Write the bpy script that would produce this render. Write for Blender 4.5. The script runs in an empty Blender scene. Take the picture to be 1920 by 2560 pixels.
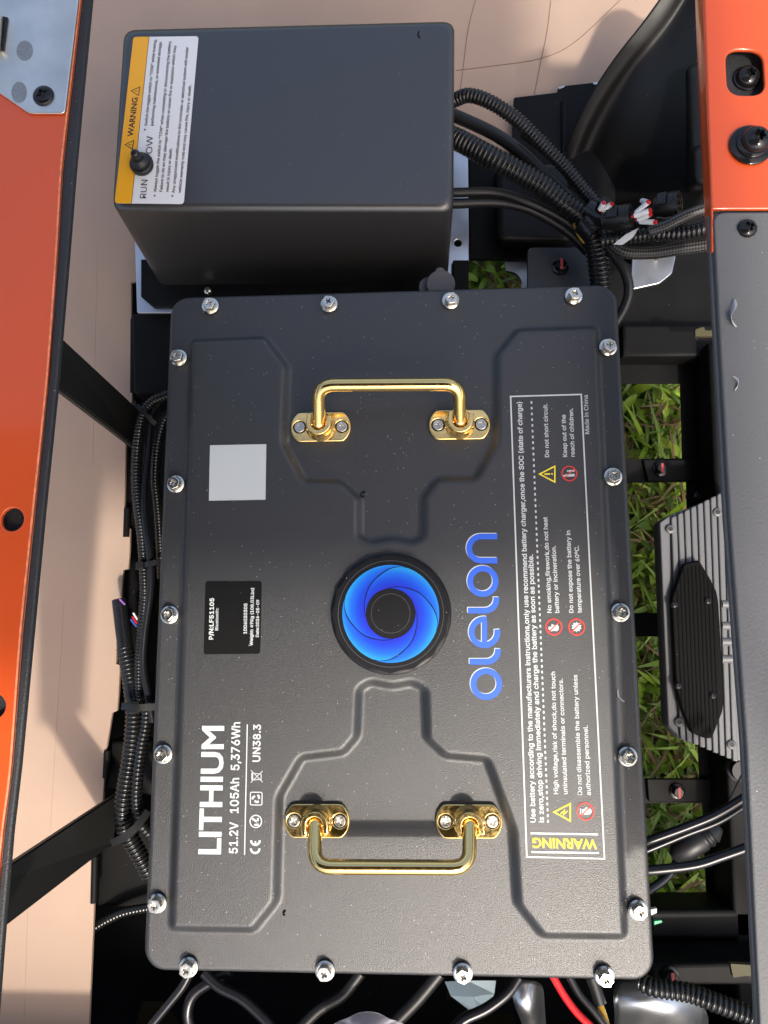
import bpy, bmesh, math, random
import numpy as np
from mathutils import Vector, Matrix
random.seed(7); np.random.seed(7)
S = bpy.context.scene
COL = S.collection
# ------------------------------------------------------------------ camera
CAM = np.array([0.02496442, -0.011125, 0.55946932])
RC = np.array([[0.99844365, -0.00513691, -0.05553285], [-0.01344734, -0.98854417, -0.1503316], [-0.05412443, 0.1508444, -0.98707473]])
FPX = 1844.0
cd = bpy.data.cameras.new('camera'); cam = bpy.data.objects.new('camera', cd); COL.objects.link(cam)
cd.sensor_fit = 'VERTICAL'; cd.sensor_height = 34.6; cd.sensor_width = 25.95; cd.lens = FPX/2560*34.6
cd.clip_start = 0.01; cd.clip_end = 200
Rw = RC.T @ np.diag([1., -1., -1.])
cam.matrix_world = Matrix([[*Rw[0], CAM[0]], [*Rw[1], CAM[1]], [*Rw[2], CAM[2]], [0, 0, 0, 1]])
S.camera = cam
S.render.resolution_x, S.render.resolution_y = 768, 1024
# ------------------------------------------------------------------ light
SUN_EL, SUN_AZ = math.radians(56), math.radians(153)      # the sun stands beyond the lower right of the picture
w = bpy.data.worlds.new('World'); S.world = w; w.use_nodes = True
nt = w.node_tree; bg = nt.nodes['Background']; sky = nt.nodes.new('ShaderNodeTexSky')
sky.sky_type = 'NISHITA'; sky.sun_disc = False; sky.sun_elevation = SUN_EL; sky.sun_rotation = SUN_AZ
sky.air_density = 1.0; sky.dust_density = 6.0; sky.ozone_density = 0.6
nt.links.new(sky.outputs[0], bg.inputs[0]); bg.inputs[1].default_value = 0.15
sd = bpy.data.lights.new('sun', 'SUN'); sd.energy = 1.9; sd.angle = math.radians(2.5); sd.color = (1, .94, .84)
sun = bpy.data.objects.new('sun', sd); COL.objects.link(sun)
sdir = Vector((math.sin(SUN_AZ)*math.cos(SUN_EL), math.cos(SUN_AZ)*math.cos(SUN_EL), math.sin(SUN_EL)))
sun.rotation_euler = sdir.to_track_quat('Z', 'Y').to_euler(); sun.location = sdir*5
V = S.view_settings; V.view_transform = 'Standard'; V.look = 'None'; V.exposure = 1.05; V.gamma = 1; V.use_curve_mapping = False
S.cycles.max_bounces = 8

# ------------------------------------------------------------------ helpers
K = 1920/1659                      # photograph coordinates below are in a 1659 x 2212 frame
def D(x, y, z=0.0):
    """point of the place at height z seen at photo position (x, y)"""
    d = RC.T @ np.array([(x*K-960)/FPX, (y*K-1280)/FPX, 1.0])
    s = (z-CAM[2])/d[2]
    p = CAM + s*d
    return Vector((p[0], p[1], z))
def D2(x, y, z=0.0):
    p = D(x, y, z); return (p.x, p.y)
def MAP(ox, oy, s):                # coordinates of an enlarged piece of the photo -> 1659 frame
    return lambda x, y: (ox+x*s, oy+y*s)
WL = {}
def wloc(o): return WL.get(o.name, Vector((0, 0, 0))) if o else Vector((0, 0, 0))
def link(o, parent=None, loc=None):
    COL.objects.link(o)
    L = Vector(loc) if loc is not None else Vector((0, 0, 0))
    WL[o.name] = L
    if parent: o.parent = parent
    o.location = L - wloc(parent)
    return o
def thing(name, label, cat, loc, group=None, kind=None):
    o = bpy.data.objects.new(name, None); o.empty_display_size = .02
    link(o, None, loc); tag(o, label, cat, group, kind); return o
def tag(o, label=None, cat=None, group=None, kind=None):
    if label: o['label'] = label
    if cat: o['category'] = cat
    if group: o['group'] = group
    if kind: o['kind'] = kind
    return o
def setmat(me, m):
    me.materials.clear()
    for q in (m if isinstance(m, (list, tuple)) else [m]): me.materials.append(q)
def mobj(name, verts, faces, m, parent=None, loc=None, smooth=False, autos=None):
    me = bpy.data.meshes.new(name); me.from_pydata([tuple(v) for v in verts], [], faces); me.update()
    return fin(name, me, m, parent, loc, smooth, autos)
def fin(name, me, m, parent=None, loc=None, smooth=False, autos=None):
    setmat(me, m)
    if smooth or autos:
        me.polygons.foreach_set('use_smooth', [True]*len(me.polygons))
        if autos: me.set_sharp_from_angle(angle=math.radians(autos))
    return link(bpy.data.objects.new(name, me), parent, loc)
def bm_obj(name, bm, m, parent=None, loc=None, smooth=False, autos=None):
    me = bpy.data.meshes.new(name); bm.normal_update(); bm.to_mesh(me); bm.free()
    return fin(name, me, m, parent, loc, smooth, autos)
def curve_mesh(cu):
    o = bpy.data.objects.new('tmp', cu); COL.objects.link(o)
    dg = bpy.context.evaluated_depsgraph_get(); dg.update()
    me = bpy.data.meshes.new_from_object(o.evaluated_get(dg)); bpy.data.objects.remove(o); bpy.data.curves.remove(cu)
    return me
def plate_mesh(outline, holes=(), z0=0., z1=.002, bevel=0.):
    cu = bpy.data.curves.new('c', 'CURVE'); cu.dimensions = '2D'; cu.fill_mode = 'BOTH'
    for pl in [outline]+list(holes):
        sp = cu.splines.new('POLY'); sp.points.add(len(pl)-1)
        for p, q in zip(sp.points, pl): p.co = (q[0], q[1], 0, 1)
        sp.use_cyclic_u = True
    h = (z1-z0)/2; bevel = min(bevel, h*.98)
    cu.extrude = h-bevel; cu.bevel_depth = bevel; cu.bevel_resolution = 2; cu.offset = -bevel
    me = curve_mesh(cu)
    me.transform(Matrix.Translation((0, 0, (z0+z1)/2))); return me
def plate(name, outline, m, parent=None, z0=0., z1=.002, holes=(), bevel=0., loc=None, autos=40):
    return fin(name, plate_mesh(outline, holes, z0, z1, bevel), m, parent, loc, autos=autos)
def circle(cx, cy, r, n=32, a0=0., ry=None): 
    ry = ry or r
    return [(cx+r*math.cos(a0+2*math.pi*i/n), cy+ry*math.sin(a0+2*math.pi*i/n)) for i in range(n)]
def roundpoly(pts, r, n=6):
    """round every corner of a polygon"""
    out = []; N = len(pts)
    rs = r if isinstance(r, (list, tuple)) else [r]*N
    for i in range(N):
        p = Vector(pts[i]).to_2d(); a = Vector(pts[i-1]).to_2d()-p; b = Vector(pts[(i+1) % N]).to_2d()-p
        t = min(rs[i], a.length*.49, b.length*.49)
        if t < 1e-6: out.append(tuple(p)); continue
        A = p+a.normalized()*t; B = p+b.normalized()*t
        for k in range(n+1):
            s = k/n; out.append(tuple((1-s)**2*A+2*s*(1-s)*p+s*s*B))
    return out
def catmull(pts, step=.004):
    P = [Vector(p) for p in pts]; P = [2*P[0]-P[1]]+P+[2*P[-1]-P[-2]]
    out = []
    for i in range(1, len(P)-2):
        a, b, c, d = P[i-1:i+3]; n = max(2, int((c-b).length/step))
        for k in range(n):
            t = k/n
            out.append(.5*((2*b)+(c-a)*t+(2*a-5*b+4*c-d)*t*t+(3*b-a-3*c+d)*t**3))
    out.append(P[-2]); return out
def resample(path, step):
    d = [0]
    for i in range(1, len(path)): d.append(d[-1]+(path[i]-path[i-1]).length)
    n = max(2, int(d[-1]/step)); xs = np.linspace(0, d[-1], n+1)
    A = np.array([tuple(p) for p in path]); d = np.array(d)
    return [Vector((np.interp(x, d, A[:, 0]), np.interp(x, d, A[:, 1]), np.interp(x, d, A[:, 2]))) for x in xs], d[-1]
def sweep(path, radii, segs=14, cap=True):
    T = [(path[min(i+1, len(path)-1)]-path[max(i-1, 0)]).normalized() for i in range(len(path))]
    u = T[0].orthogonal().normalized(); vs = []; fs = []
    for i, (p, t) in enumerate(zip(path, T)):
        u = (u-t*u.dot(t)).normalized(); v = t.cross(u)
        r = radii[i] if isinstance(radii, (list, tuple)) else radii
        for k in range(segs):
            a = 2*math.pi*k/segs; vs.append(p+(u*math.cos(a)+v*math.sin(a))*r)
    for i in range(len(path)-1):
        for k in range(segs):
            k2 = (k+1) % segs; fs.append((i*segs+k, i*segs+k2, (i+1)*segs+k2, (i+1)*segs+k))
    if cap:
        fs.append(tuple(range(segs))[::-1]); fs.append(tuple((len(path)-1)*segs+k for k in range(segs)))
    return vs, fs
def tube(name, pts, r, m, parent=None, segs=14, step=.004):
    path, _ = resample(catmull(pts), step); vs, fs = sweep(path, r, segs)
    return mobj(name, vs, fs, m, parent, autos=60)
def corrugated(name, pts, r, m, parent=None, pitch=.0034, depth=.16, segs=16):
    path, L = resample(catmull(pts, .002), pitch/6)
    prof = [1, 1, .97, 1-depth, 1-depth, .97]
    radii = [r*prof[i % 6] for i in range(len(path))]
    vs, fs = sweep(path, radii, segs)
    return mobj(name, vs, fs, m, parent, autos=50)
def strip(name, path2, width, z, m, closed=False):
    """flat printed stroke along a 2D path"""
    n = len(path2); P = [Vector(p).to_2d() for p in path2]; vs = []; fs = []
    for i in range(n):
        a = P[(i-1) % n] if (closed or i > 0) else P[i]; b = P[(i+1) % n] if (closed or i < n-1) else P[i]
        t = ((P[i]-a).normalized()+(b-P[i]).normalized()).normalized(); nn = Vector((-t.y, t.x)); s = width/2
        if (closed or 0 < i < n-1):
            t1 = (P[i]-a).normalized(); c = max(.35, abs(nn.dot(Vector((-t1.y, t1.x))))); s /= c
        vs += [(*(P[i]+nn*s), z), (*(P[i]-nn*s), z)]
    for i in range(n if closed else n-1):
        j = (i+1) % n; fs.append((2*i, 2*i+1, 2*j+1, 2*j))
    return vs, fs
def print_obj(name, pieces, m, parent, z=None):
    """several flat printed shapes as one print"""
    V_ = []; F_ = []
    for vs, fs in pieces:
        o = len(V_); V_ += vs; F_ += [tuple(i+o for i in f) for f in fs]
    bm = bmesh.new(); me = bpy.data.meshes.new(name); me.from_pydata(V_, [], F_); bm.from_mesh(me)
    bmesh.ops.recalc_face_normals(bm, faces=bm.faces)
    for f in bm.faces:
        if f.normal.z < 0: f.normal_flip()
    bm.to_mesh(me); bm.free()
    return fin(name, me, m, parent)
def disc(cx, cy, r, z, n=28):
    return [(x, y, z) for x, y in circle(cx, cy, r, n)], [tuple(range(n))]
def ring(cx, cy, r, wd, z, n=40): return strip('', circle(cx, cy, r, n), wd, z, None, closed=True)
_cap = {}
import os
def builtin_font():
    try: return bpy.data.fonts.load(os.path.join(bpy.utils.system_resource('DATAFILES', path='fonts'), 'Inter.woff2'))
    except Exception: return None
FONT = builtin_font()
def text_mesh(body, bold, plain=False):
    cu = bpy.data.curves.new('t', 'FONT'); cu.body = body; cu.size = 1
    if FONT and not plain: cu.font = FONT
    cu.bevel_depth = bold; cu.bevel_resolution = 0; cu.fill_mode = 'FRONT'; cu.resolution_u = 3
    return curve_mesh(cu)
def bounds(me):
    c = np.empty(len(me.vertices)*3); me.vertices.foreach_get('co', c); c = c.reshape(-1, 3); return c.min(0), c.max(0)
def text(body, p0, p1, cap, z, m, parent, bold=.0, name='lettering', plain=False):
    """print words from p0 to p1 (world xy, left and right end of the baseline), letters cap high"""
    ck = (bold, plain)
    if ck not in _cap: a, b = bounds(text_mesh('H', bold, plain)); _cap[ck] = b[1]-a[1]
    me = text_mesh(body, bold, plain); a, b = bounds(me)
    p0 = Vector(p0).to_2d(); p1 = Vector(p1).to_2d(); t = p1-p0; sx = t.length/(b[0]-a[0]); sy = cap/_cap[ck]; ang = math.atan2(t.y, t.x)
    M = Matrix.Translation((p0.x, p0.y, z)) @ Matrix.Rotation(ang, 4, 'Z') @ Matrix.Diagonal((sx, sy, .0015, 1)) @ Matrix.Translation((-a[0], -bold*0, 0))
    me.transform(M)
    return fin(name, me, m, parent)
def lerp(a, b, t): return a+(b-a)*t

# ------------------------------------------------------------------ materials
def mat(name, base, rough=.5, metal=0., bump=None, dust=0., coat=0., var=None, spec=.5, trans=0., rvar=None, dustcol=(.55, .53, .5)):
    m = bpy.data.materials.new(name); m.use_nodes = True; t = m.node_tree; b = t.nodes['Principled BSDF']; N = t.nodes.new; Lk = t.links.new
    b.inputs['Roughness'].default_value = rough; b.inputs['Metallic'].default_value = metal
    b.inputs['Specular IOR Level'].default_value = spec; b.inputs['Coat Weight'].default_value = coat; b.inputs['Coat Roughness'].default_value = .08
    if trans: b.inputs['Transmission Weight'].default_value = trans
    tc = N('ShaderNodeTexCoord'); co = tc.outputs['Object']
    col = None
    if var:
        n = N('ShaderNodeTexNoise'); n.inputs['Scale'].default_value = var[0]; n.inputs['Detail'].default_value = 6; Lk(co, n.inputs['Vector'])
        r = N('ShaderNodeValToRGB'); r.color_ramp.elements[0].position = .3; r.color_ramp.elements[1].position = .7
        r.color_ramp.elements[0].color = (*[c*(1-var[1]) for c in base], 1); r.color_ramp.elements[1].color = (*[min(1, c*(1+var[1])) for c in base], 1)
        Lk(n.outputs['Fac'], r.inputs[0]); col = r.outputs[0]
    if dust:
        vz = N('ShaderNodeTexVoronoi'); vz.inputs['Scale'].default_value = 420; Lk(co, vz.inputs['Vector'])
        lt = N('ShaderNodeMath'); lt.operation = 'LESS_THAN'; lt.inputs[1].default_value = .10; Lk(vz.outputs['Distance'], lt.inputs[0])
        sp = N('ShaderNodeSeparateColor'); Lk(vz.outputs['Color'], sp.inputs[0])
        l2 = N('ShaderNodeMath'); l2.operation = 'LESS_THAN'; l2.inputs[1].default_value = dust; Lk(sp.outputs[0], l2.inputs[0])
        ml = N('ShaderNodeMath'); ml.operation = 'MULTIPLY'; Lk(lt.outputs[0], ml.inputs[0]); Lk(l2.outputs[0], ml.inputs[1])
        mx = N('ShaderNodeMix'); mx.data_type = 'RGBA'; mx.inputs['B'].default_value = (*dustcol, 1)
        if col: Lk(col, mx.inputs['A'])
        else: mx.inputs['A'].default_value = (*base, 1)
        Lk(ml.outputs[0], mx.inputs['Factor']); col = mx.outputs['Result']
    if col: Lk(col, b.inputs['Base Color'])
    else: b.inputs['Base Color'].default_value = (*base, 1)
    if rvar:
        n = N('ShaderNodeTexNoise'); n.inputs['Scale'].default_value = rvar[0]; n.inputs['Detail'].default_value = 5; Lk(co, n.inputs['Vector'])
        mr = N('ShaderNodeMapRange'); mr.inputs[1].default_value = .3; mr.inputs[2].default_value = .7; mr.inputs[3].default_value = rough-rvar[1]; mr.inputs[4].default_value = rough+rvar[1]
        Lk(n.outputs['Fac'], mr.inputs[0]); Lk(mr.outputs[0], b.inputs['Roughness'])
    if bump:
        kind, sc, dist = bump[0], bump[1], bump[2]
        if kind == 'noise': n = N('ShaderNodeTexNoise'); n.inputs['Detail'].default_value = 2; o = 'Fac'
        else: n = N('ShaderNodeTexVoronoi'); n.feature = 'SMOOTH_F1'; o = 'Distance'
        n.inputs['Scale'].default_value = sc; Lk(co, n.inputs['Vector'])
        bp = N('ShaderNodeBump'); bp.inputs['Distance'].default_value = dist; bp.inputs['Strength'].default_value = bump[3] if len(bump) > 3 else 1
        Lk(n.outputs[o], bp.inputs['Height']); Lk(bp.outputs[0], b.inputs['Normal'])
    return m
M = {}
M['lid'] = mat('powder_coat', (.019, .0193, .0202), .40, bump=('noise', 1600, .00026), dust=.12, spec=.85)
M['case'] = mat('case_paint', (.016, .016, .017), .5)
M['abs'] = mat('moulded_plastic', (.026, .0255, .0255), .33, bump=('noise', 1500, .00006), dust=.012, spec=1.0)
M['frame'] = mat('frame_paint', (.0042, .0041, .0042), .58, var=(30, .35), bump=('noise', 500, .00008), dust=.008, spec=.16)
M['strut'] = mat('strut_paint', (.013, .013, .012), .48, dust=.02, bump=('noise', 600, .00008))
M['arch'] = mat('wheel_arch_plastic', (.006, .006, .006), .45, var=(14, .3), dust=.01, rvar=(20, .08), spec=.3)
M['conduit'] = mat('conduit_plastic', (.010, .010, .010), .27, rvar=(60, .1))
M['cable'] = mat('cable_rubber', (.008, .008, .009), .45)
M['cable_shiny'] = mat('cable_sheath', (.008, .008, .011), .3)
M['tape'] = mat('wrapping_tape', (.010, .010, .011), .25, bump=('noise', 260, .0005))
M['clip'] = mat('nylon', (.007, .007, .007), .4)
M['orange'] = mat('orange_paint', (.60, .076, .011), .34, coat=.5, var=(6, .05), bump=('noise', 90, .00004))
M['orange_rim'] = mat('worn_rim', (.75, .22, .10), .5, var=(200, .3))
M['trim'] = mat('edge_trim', (.022, .023, .026), .55, bump=('noise', 900, .0005), dust=.03)
M['panel'] = mat('grained_plastic', (.11, .112, .115), .6, bump=('voronoi', 700, .00020), dust=.03, spec=.35, dustcol=(.75, .75, .75))
M['gold'] = mat('gilt_brass', (.93, .66, .26), .16, 1., rvar=(300, .05), bump=('noise', 350, .00003))
M['nickel'] = mat('plated_steel', (.66, .63, .55), .24, 1., rvar=(500, .08))
M['dullsteel'] = mat('dull_steel', (.62, .62, .60), .38, 1., rvar=(200, .1))
M['stainless'] = mat('stainless_plate', (.74, .70, .62), .36, 1., var=(35, .12), rvar=(50, .08), bump=('noise', 700, .00003))
M['galv'] = mat('galvanised', (.66, .68, .70), .34, 1., var=(40, .05), rvar=(50, .04))
M['blackbolt'] = mat('black_oxide', (.03, .03, .031), .16, .7, rvar=(200, .08))
M['recess'] = mat('recess', (.012, .012, .012), .6)
M['redmark'] = mat('red_paint_mark', (.45, .05, .05), .5, var=(300, .35))
M['card'] = mat('cardboard', (.39, .275, .205), .8, var=(9, .05), bump=('noise', 300, .0001))
M['crease'] = mat('cardboard_crease', (.22, .14, .10), .9)
M['alu'] = mat('cast_aluminium', (.115, .117, .122), .5, .1, bump=('noise', 800, .00008))
M['blackglossy'] = mat('black_cover_plastic', (.002, .002, .002), .5, dust=.02, spec=.08)
M['grey_rubber'] = mat('grey_rubber', (.09, .085, .09), .6)
M['white'] = mat('white_print', (.54, .57, .555), .5, bump=('noise', 1100, .00015))
M['blueprint'] = mat('blue_print', (.025, .11, .62), .5, bump=('noise', 1100, .00015))
M['yellow'] = mat('yellow_print', (.82, .66, .03), .5, bump=('noise', 1100, .00015))
M['redprint'] = mat('red_print', (.65, .035, .03), .5)
M['sticker_white'] = mat('white_sticker', (.46, .49, .49), .45)
M['sticker_black'] = mat('black_sticker', (.005, .005, .005), .4, dust=.06, spec=.25)
M['label_yellow'] = mat('label_yellow', (.86, .40, .015), .35)
M['label_white'] = mat('label_white', (.72, .72, .72), .35)
M['ink'] = mat('black_ink', (.02, .02, .02), .5)
M['greyink'] = mat('grey_ink', (.05, .05, .055), .5)
M['badge'] = mat('badge_plastic', (.006, .006, .007), .4, bump=('noise', 1500, .00004), dust=.08, spec=.3)
M['red'] = mat('red_sheath', (.55, .012, .015), .35)
M['yellow_wire'] = mat('ochre_sheath', (.38, .22, .02), .4)
M['green'] = mat('green_sheath', (.01, .30, .12), .4)
M['blue_wire'] = mat('blue_sheath', (.03, .10, .42), .4)
M['violet'] = mat('violet_sheath', (.30, .12, .45), .4)
M['white_wire'] = mat('white_sheath', (.74, .73, .70), .45)
M['paper'] = mat('paper', (.70, .69, .66), .8)
M['shaving'] = mat('grey_shaving', (.38, .38, .39), .6)
M['soil'] = mat('soil', (.055, .050, .022), .95, var=(45, .5), bump=('noise', 90, .01))
M['bluefilm'] = mat('blue_film', (.34, .44, .50), .35, trans=.6)
M['olive'] = mat('olive_clip', (.055, .048, .018), .7)
def film_mat():
    m = mat('clear_film', (.72, .70, .78), .25); b = m.node_tree.nodes['Principled BSDF']; b.inputs['Alpha'].default_value = .45; return m
M['film'] = film_mat()
def swirl_mat():
    m = bpy.data.materials.new('swirl_enamel'); m.use_nodes = True; t = m.node_tree; b = t.nodes['Principled BSDF']; N = t.nodes.new; Lk = t.links.new
    a = N('ShaderNodeAttribute'); a.attribute_name = 'along'; r = N('ShaderNodeValToRGB'); e = r.color_ramp.elements
    e[0].position = 0; e[0].color = (.012, .020, .40, 1); e[1].position = 1; e[1].color = (.015, .25, .56, 1)
    q = e.new(.35); q.color = (.006, .045, .48, 1); q = e.new(.7); q.color = (.008, .11, .56, 1)
    Lk(a.outputs['Fac'], r.inputs[0]); Lk(r.outputs[0], b.inputs['Base Color']); b.inputs['Roughness'].default_value = .35; return m
M['swirl'] = swirl_mat()
def grass_mat(name, cols, rough=.45):
    m = bpy.data.materials.new(name); m.use_nodes = True; t = m.node_tree; b = t.nodes['Principled BSDF']; N = t.nodes.new; Lk = t.links.new
    g = N('ShaderNodeNewGeometry'); r = N('ShaderNodeValToRGB'); e = r.color_ramp.elements
    e[0].position = 0; e[0].color = (*cols[0], 1); e[1].position = 1; e[1].color = (*cols[-1], 1)
    for i, c in enumerate(cols[1:-1]): q = e.new((i+1)/(len(cols)-1)); q.color = (*c, 1)
    Lk(g.outputs['Random Per Island'], r.inputs[0]); Lk(r.outputs[0], b.inputs['Base Color']); b.inputs['Roughness'].default_value = rough
    tr = N('ShaderNodeBsdfTranslucent'); mx = N('ShaderNodeMixShader'); mx.inputs[0].default_value = .3
    Lk(r.outputs[0], tr.inputs[0]); Lk(b.outputs[0], mx.inputs[1]); Lk(tr.outputs[0], mx.inputs[2]); Lk(mx.outputs[0], t.nodes['Material Output'].inputs[0]); return m
M['grass'] = grass_mat('grass_blades', [(.07, .14, .012), (.18, .30, .02), (.30, .46, .03), (.40, .55, .06), (.12, .21, .02), (.27, .40, .03)])
M['dry'] = grass_mat('dry_blades', [(.20, .12, .05), (.30, .21, .10), (.13, .07, .03)], .7)
def braid_mat():
    m = mat('braided_sleeve', (.012, .012, .012), .35); t = m.node_tree; b = t.nodes['Principled BSDF']; N = t.nodes.new; Lk = t.links.new
    uv = N('ShaderNodeAttribute'); uv.attribute_name = 'wrap'; ck = N('ShaderNodeTexChecker'); ck.inputs['Scale'].default_value = 1
    ck.inputs['Color1'].default_value = (.075, .07, .066, 1); ck.inputs['Color2'].default_value = (.006, .006, .006, 1)
    Lk(uv.outputs['Vector'], ck.inputs['Vector']); Lk(ck.outputs[0], b.inputs['Base Color'])
    bp = N('ShaderNodeBump'); bp.inputs['Distance'].default_value = .0006; Lk(ck.outputs['Fac'], bp.inputs['Height']); Lk(bp.outputs[0], b.inputs['Normal']); return m
M['braid'] = braid_mat()

# ------------------------------------------------------------------ the cart's canopy roof: shades the upper left of the bay
M['roof'] = mat('roof_plastic', (.10, .10, .10), .6)
cr_ = thing('canopy_roof', 'dark plastic canopy roof of the cart high above the battery bay', 'roof', (-.3, 0, 1.2))
plate('roof_shell', roundpoly([(.565, .42), (-1.2, .42), (-1.2, -.70), (.565, -.70)], .12), M['roof'], cr_, 1.2, 1.23, bevel=.01)
for x_, y_ in ((.53, .38), (.53, -.66), (-1.1, .38), (-1.1, -.66)): tube('post', [(x_, y_, -.2), (x_, y_, .5), (x_, y_, 1.2)], .016, M['frame'], cr_)

sk = plate('side_skirt', [(-.6, -.44), (.6, -.44), (.6, -.41), (-.6, -.41)], M['frame'], None, -.35, -.02, bevel=.004); tag(sk, 'black lower side skirt of the cart closing the bay beyond the cables', 'body panel')
# ------------------------------------------------------------------ ground and grass
GZ = -.50
g = mobj('ground', [(-30, -30, GZ), (30, -30, GZ), (30, 30, GZ), (-30, 30, GZ)], [(0, 1, 2, 3)], M['soil']); tag(g, kind='structure')
def blades(n, areas, lmin, lmax, wmin, wmax, ovals=0.):
    vs = []; fs = []; wts = np.array([(a[2]-a[0])*(a[3]-a[1])*a[4] for a in areas]); wts /= wts.sum()
    for i in range(n):
        a = areas[np.random.choice(len(areas), p=wts)]
        x, y = random.uniform(a[0], a[2]), random.uniform(a[1], a[3]); az = random.uniform(0, 2*math.pi)
        L = random.uniform(lmin, lmax); W_ = random.uniform(wmin, wmax); lift = random.uniform(.1, 1.15); bend = random.uniform(.5, 1.7)
        z = GZ+random.uniform(0, .03); dx, dy = math.cos(az), math.sin(az); tw = random.uniform(-.5, .5); k = len(vs); N_ = 5
        oval = random.random() < ovals
        if oval: L *= .4; W_ *= 1.25; z += random.uniform(.0, .03)
        px = py = pz = 0; el = lift
        for j in range(N_+1):
            s = j/N_
            ww = W_*(math.sin(math.pi*min(1, .12+s*.88))**.7 if oval else (1-s**2.2)*(.55+.45*min(1, s*4)))
            ww = max(ww, .0004)
            cx, cy = x+dx*px, y+dy*px; hz = math.sin(tw)*ww/2; hw = math.cos(tw)*ww/2
            vs += [(cx-dy*hw, cy+dx*hw, z+pz+hz), (cx, cy, z+pz-ww*.12), (cx+dy*hw, cy-dx*hw, z+pz-hz)]
            px += math.cos(el)*L/N_; pz += math.sin(el)*L/N_; el -= bend/N_
        for j in range(N_):
            o = k+3*j; fs += [(o, o+1, o+4, o+3), (o+1, o+2, o+5, o+4)]
    return vs, fs
a1 = D(1300, 780, -.46); a2 = D(1560, 1990, -.46)
areas = [(a1.x, a2.y, a2.x, a1.y, 1.0)]
b1 = D(1000, 520, -.46); b2 = D(1120, 640, -.46); areas.append((b1.x, b2.y, b2.x, b1.y, 1.0))
b1 = D(270, 2130, -.46); b2 = D(560, 2260, -.46); areas.append((b1.x, b2.y, b2.x, b1.y, .8))
b1 = D(960, 2120, -.46); b2 = D(1330, 2260, -.46); areas.append((b1.x, b2.y, b2.x, b1.y, .9))
vs, fs = blades(3800, areas, .04, .12, .004, .0105, .4)
gr = mobj('grass', vs, fs, M['grass'], smooth=True); tag(gr, 'bright green broad bladed lawn grass under the open frame', 'grass', kind='stuff')
vs, fs = blades(1900, areas, .04, .12, .002, .006, .1)
gr = mobj('dry_grass', vs, fs, M['dry'], smooth=True); tag(gr, 'brown dry blades and thatch lying between the green grass', 'dry grass', kind='stuff')

# ------------------------------------------------------------------ chassis tray with openings
TZ = -.24
tray = thing('chassis_tray', 'black painted steel floor tray with rectangular openings under the battery', 'frame', (.3, 0, TZ))
def quadholes(z, rects): return [[D2(x0, y0, z), D2(x1, y0b, z), D2(x1b, y1b, z), D2(x0b, y1, z)] for (x0, y0, x1, y0b, x1b, y1b, x0b, y1) in rects]
z = TZ
rects = [(1300, 828, 1470, 828, 1475, 990, 1306, 992), (1310, 1042, 1483, 1041, 1492, 1324, 1322, 1324), (1326, 1375, 1497, 1375, 1512, 1682, 1336, 1682), (1340, 1736, 1518, 1735, 1527, 1935, 1345, 1935),
         (1010, 545, 1140, 545, 1140, 640, 1010, 640), (306, 2163, 352, 2163, 410, 2240, 285, 2240), (1036, 2190, 1110, 2190, 1118, 2235, 1030, 2235), (965, 2138, 1066, 2138, 1066, 2160, 965, 2160)]
o = [D2(180, 60, z), D2(1720, 60, z), D2(1800, 2330, z), D2(150, 2330, z)]
plate('floor_sheet', o, M['frame'], tray, z-.003, z, quadholes(z, rects), .0005)
# rail flange beside the openings and cross straps
for (a, b, c, d) in [((1390, 992), (1600, 992), (1602, 1039), (1400, 1039)), ((1398, 1683), (1620, 1683), (1622, 1733), (1402, 1733))]:
    plate('cross_strap', roundpoly([D2(*a, z+.006), D2(*b, z+.006), D2(*c, z+.006), D2(*d, z+.006)], .002), M['frame'], tray, z+.0005, z+.005, bevel=.001)
plate('cross_strap', roundpoly([D2(1330, 1325, z), D2(1500, 1325, z), D2(1502, 1375, z), D2(1335, 1375, z)], .001), M['frame'], tray, z-.008, z-.0035, bevel=.001,
      holes=[roundpoly([D2(1408, 1342, z), D2(1437, 1342, z), D2(1439, 1364, z), D2(1410, 1364, z)], .003)])
plate('side_rail', [D2(1530, 740, z+.05), D2(1680, 740, z+.05), D2(1720, 2300, z+.05), D2(1598, 2300, z+.05)], M['frame'], tray, z+.001, z+.05, bevel=.004)
gp = [(1540, 1015), (1600, 960), (1610, 1090), (1556, 1040)]
plate('cross_rail', [D2(1345, 700, z+.03), D2(1640, 700, z+.03), D2(1640, 770, z+.03), D2(1345, 770, z+.03)], M['frame'], tray, z+.001, z+.03, bevel=.004)
plate('cross_rail', [D2(1400, 1965, z+.05), D2(1700, 1965, z+.05), D2(1700, 2030, z+.05), D2(1405, 2030, z+.05)], M['frame'], tray, z+.001, z+.05, bevel=.004)
plate('cross_rail', [D2(1405, 2082, z+.09), D2(1700, 2077, z+.09), D2(1700, 2130, z+.09), D2(1405, 2130, z+.09)], M['frame'], tray, z+.001, z+.09, bevel=.004)
plate('gusset', [D2(1395, 2040, z+.03), D2(1640, 2030, z+.03), D2(1640, 2080, z+.03), D2(1395, 2085, z+.03)], M['frame'], tray, z+.02, z+.024)
# left chassis rail
for pts, zz, h in [([(196, 1840), (330, 1780), (330, 1960), (196, 1960)], -.17, .02), ([(283, 676), (400, 676), (400, 850), (287, 850)], -.115, .1), ([(270, 860), (390, 860), (390, 1240), (268, 1120)], -.155, .03),
                   ([(225, 1600), (330, 1600), (330, 1720), (222, 1700)], -.155, .03)]:
    plate('side_bracket', roundpoly([D2(*p, zz) for p in pts], .004), M['frame'], tray, zz-h, zz, bevel=.003)
for (a, b) in [((205, 1850), (203, 1950)), ((232, 1622), (229, 1680)), ((289, 690), (288, 848)), ((275, 1098), (273, 1160))]:
    p, q = D(*a, -.145), D(*b, -.145); tube('lip', [p, (p+q)/2, q], .0032, M['frame'], tray, 10)

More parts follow.
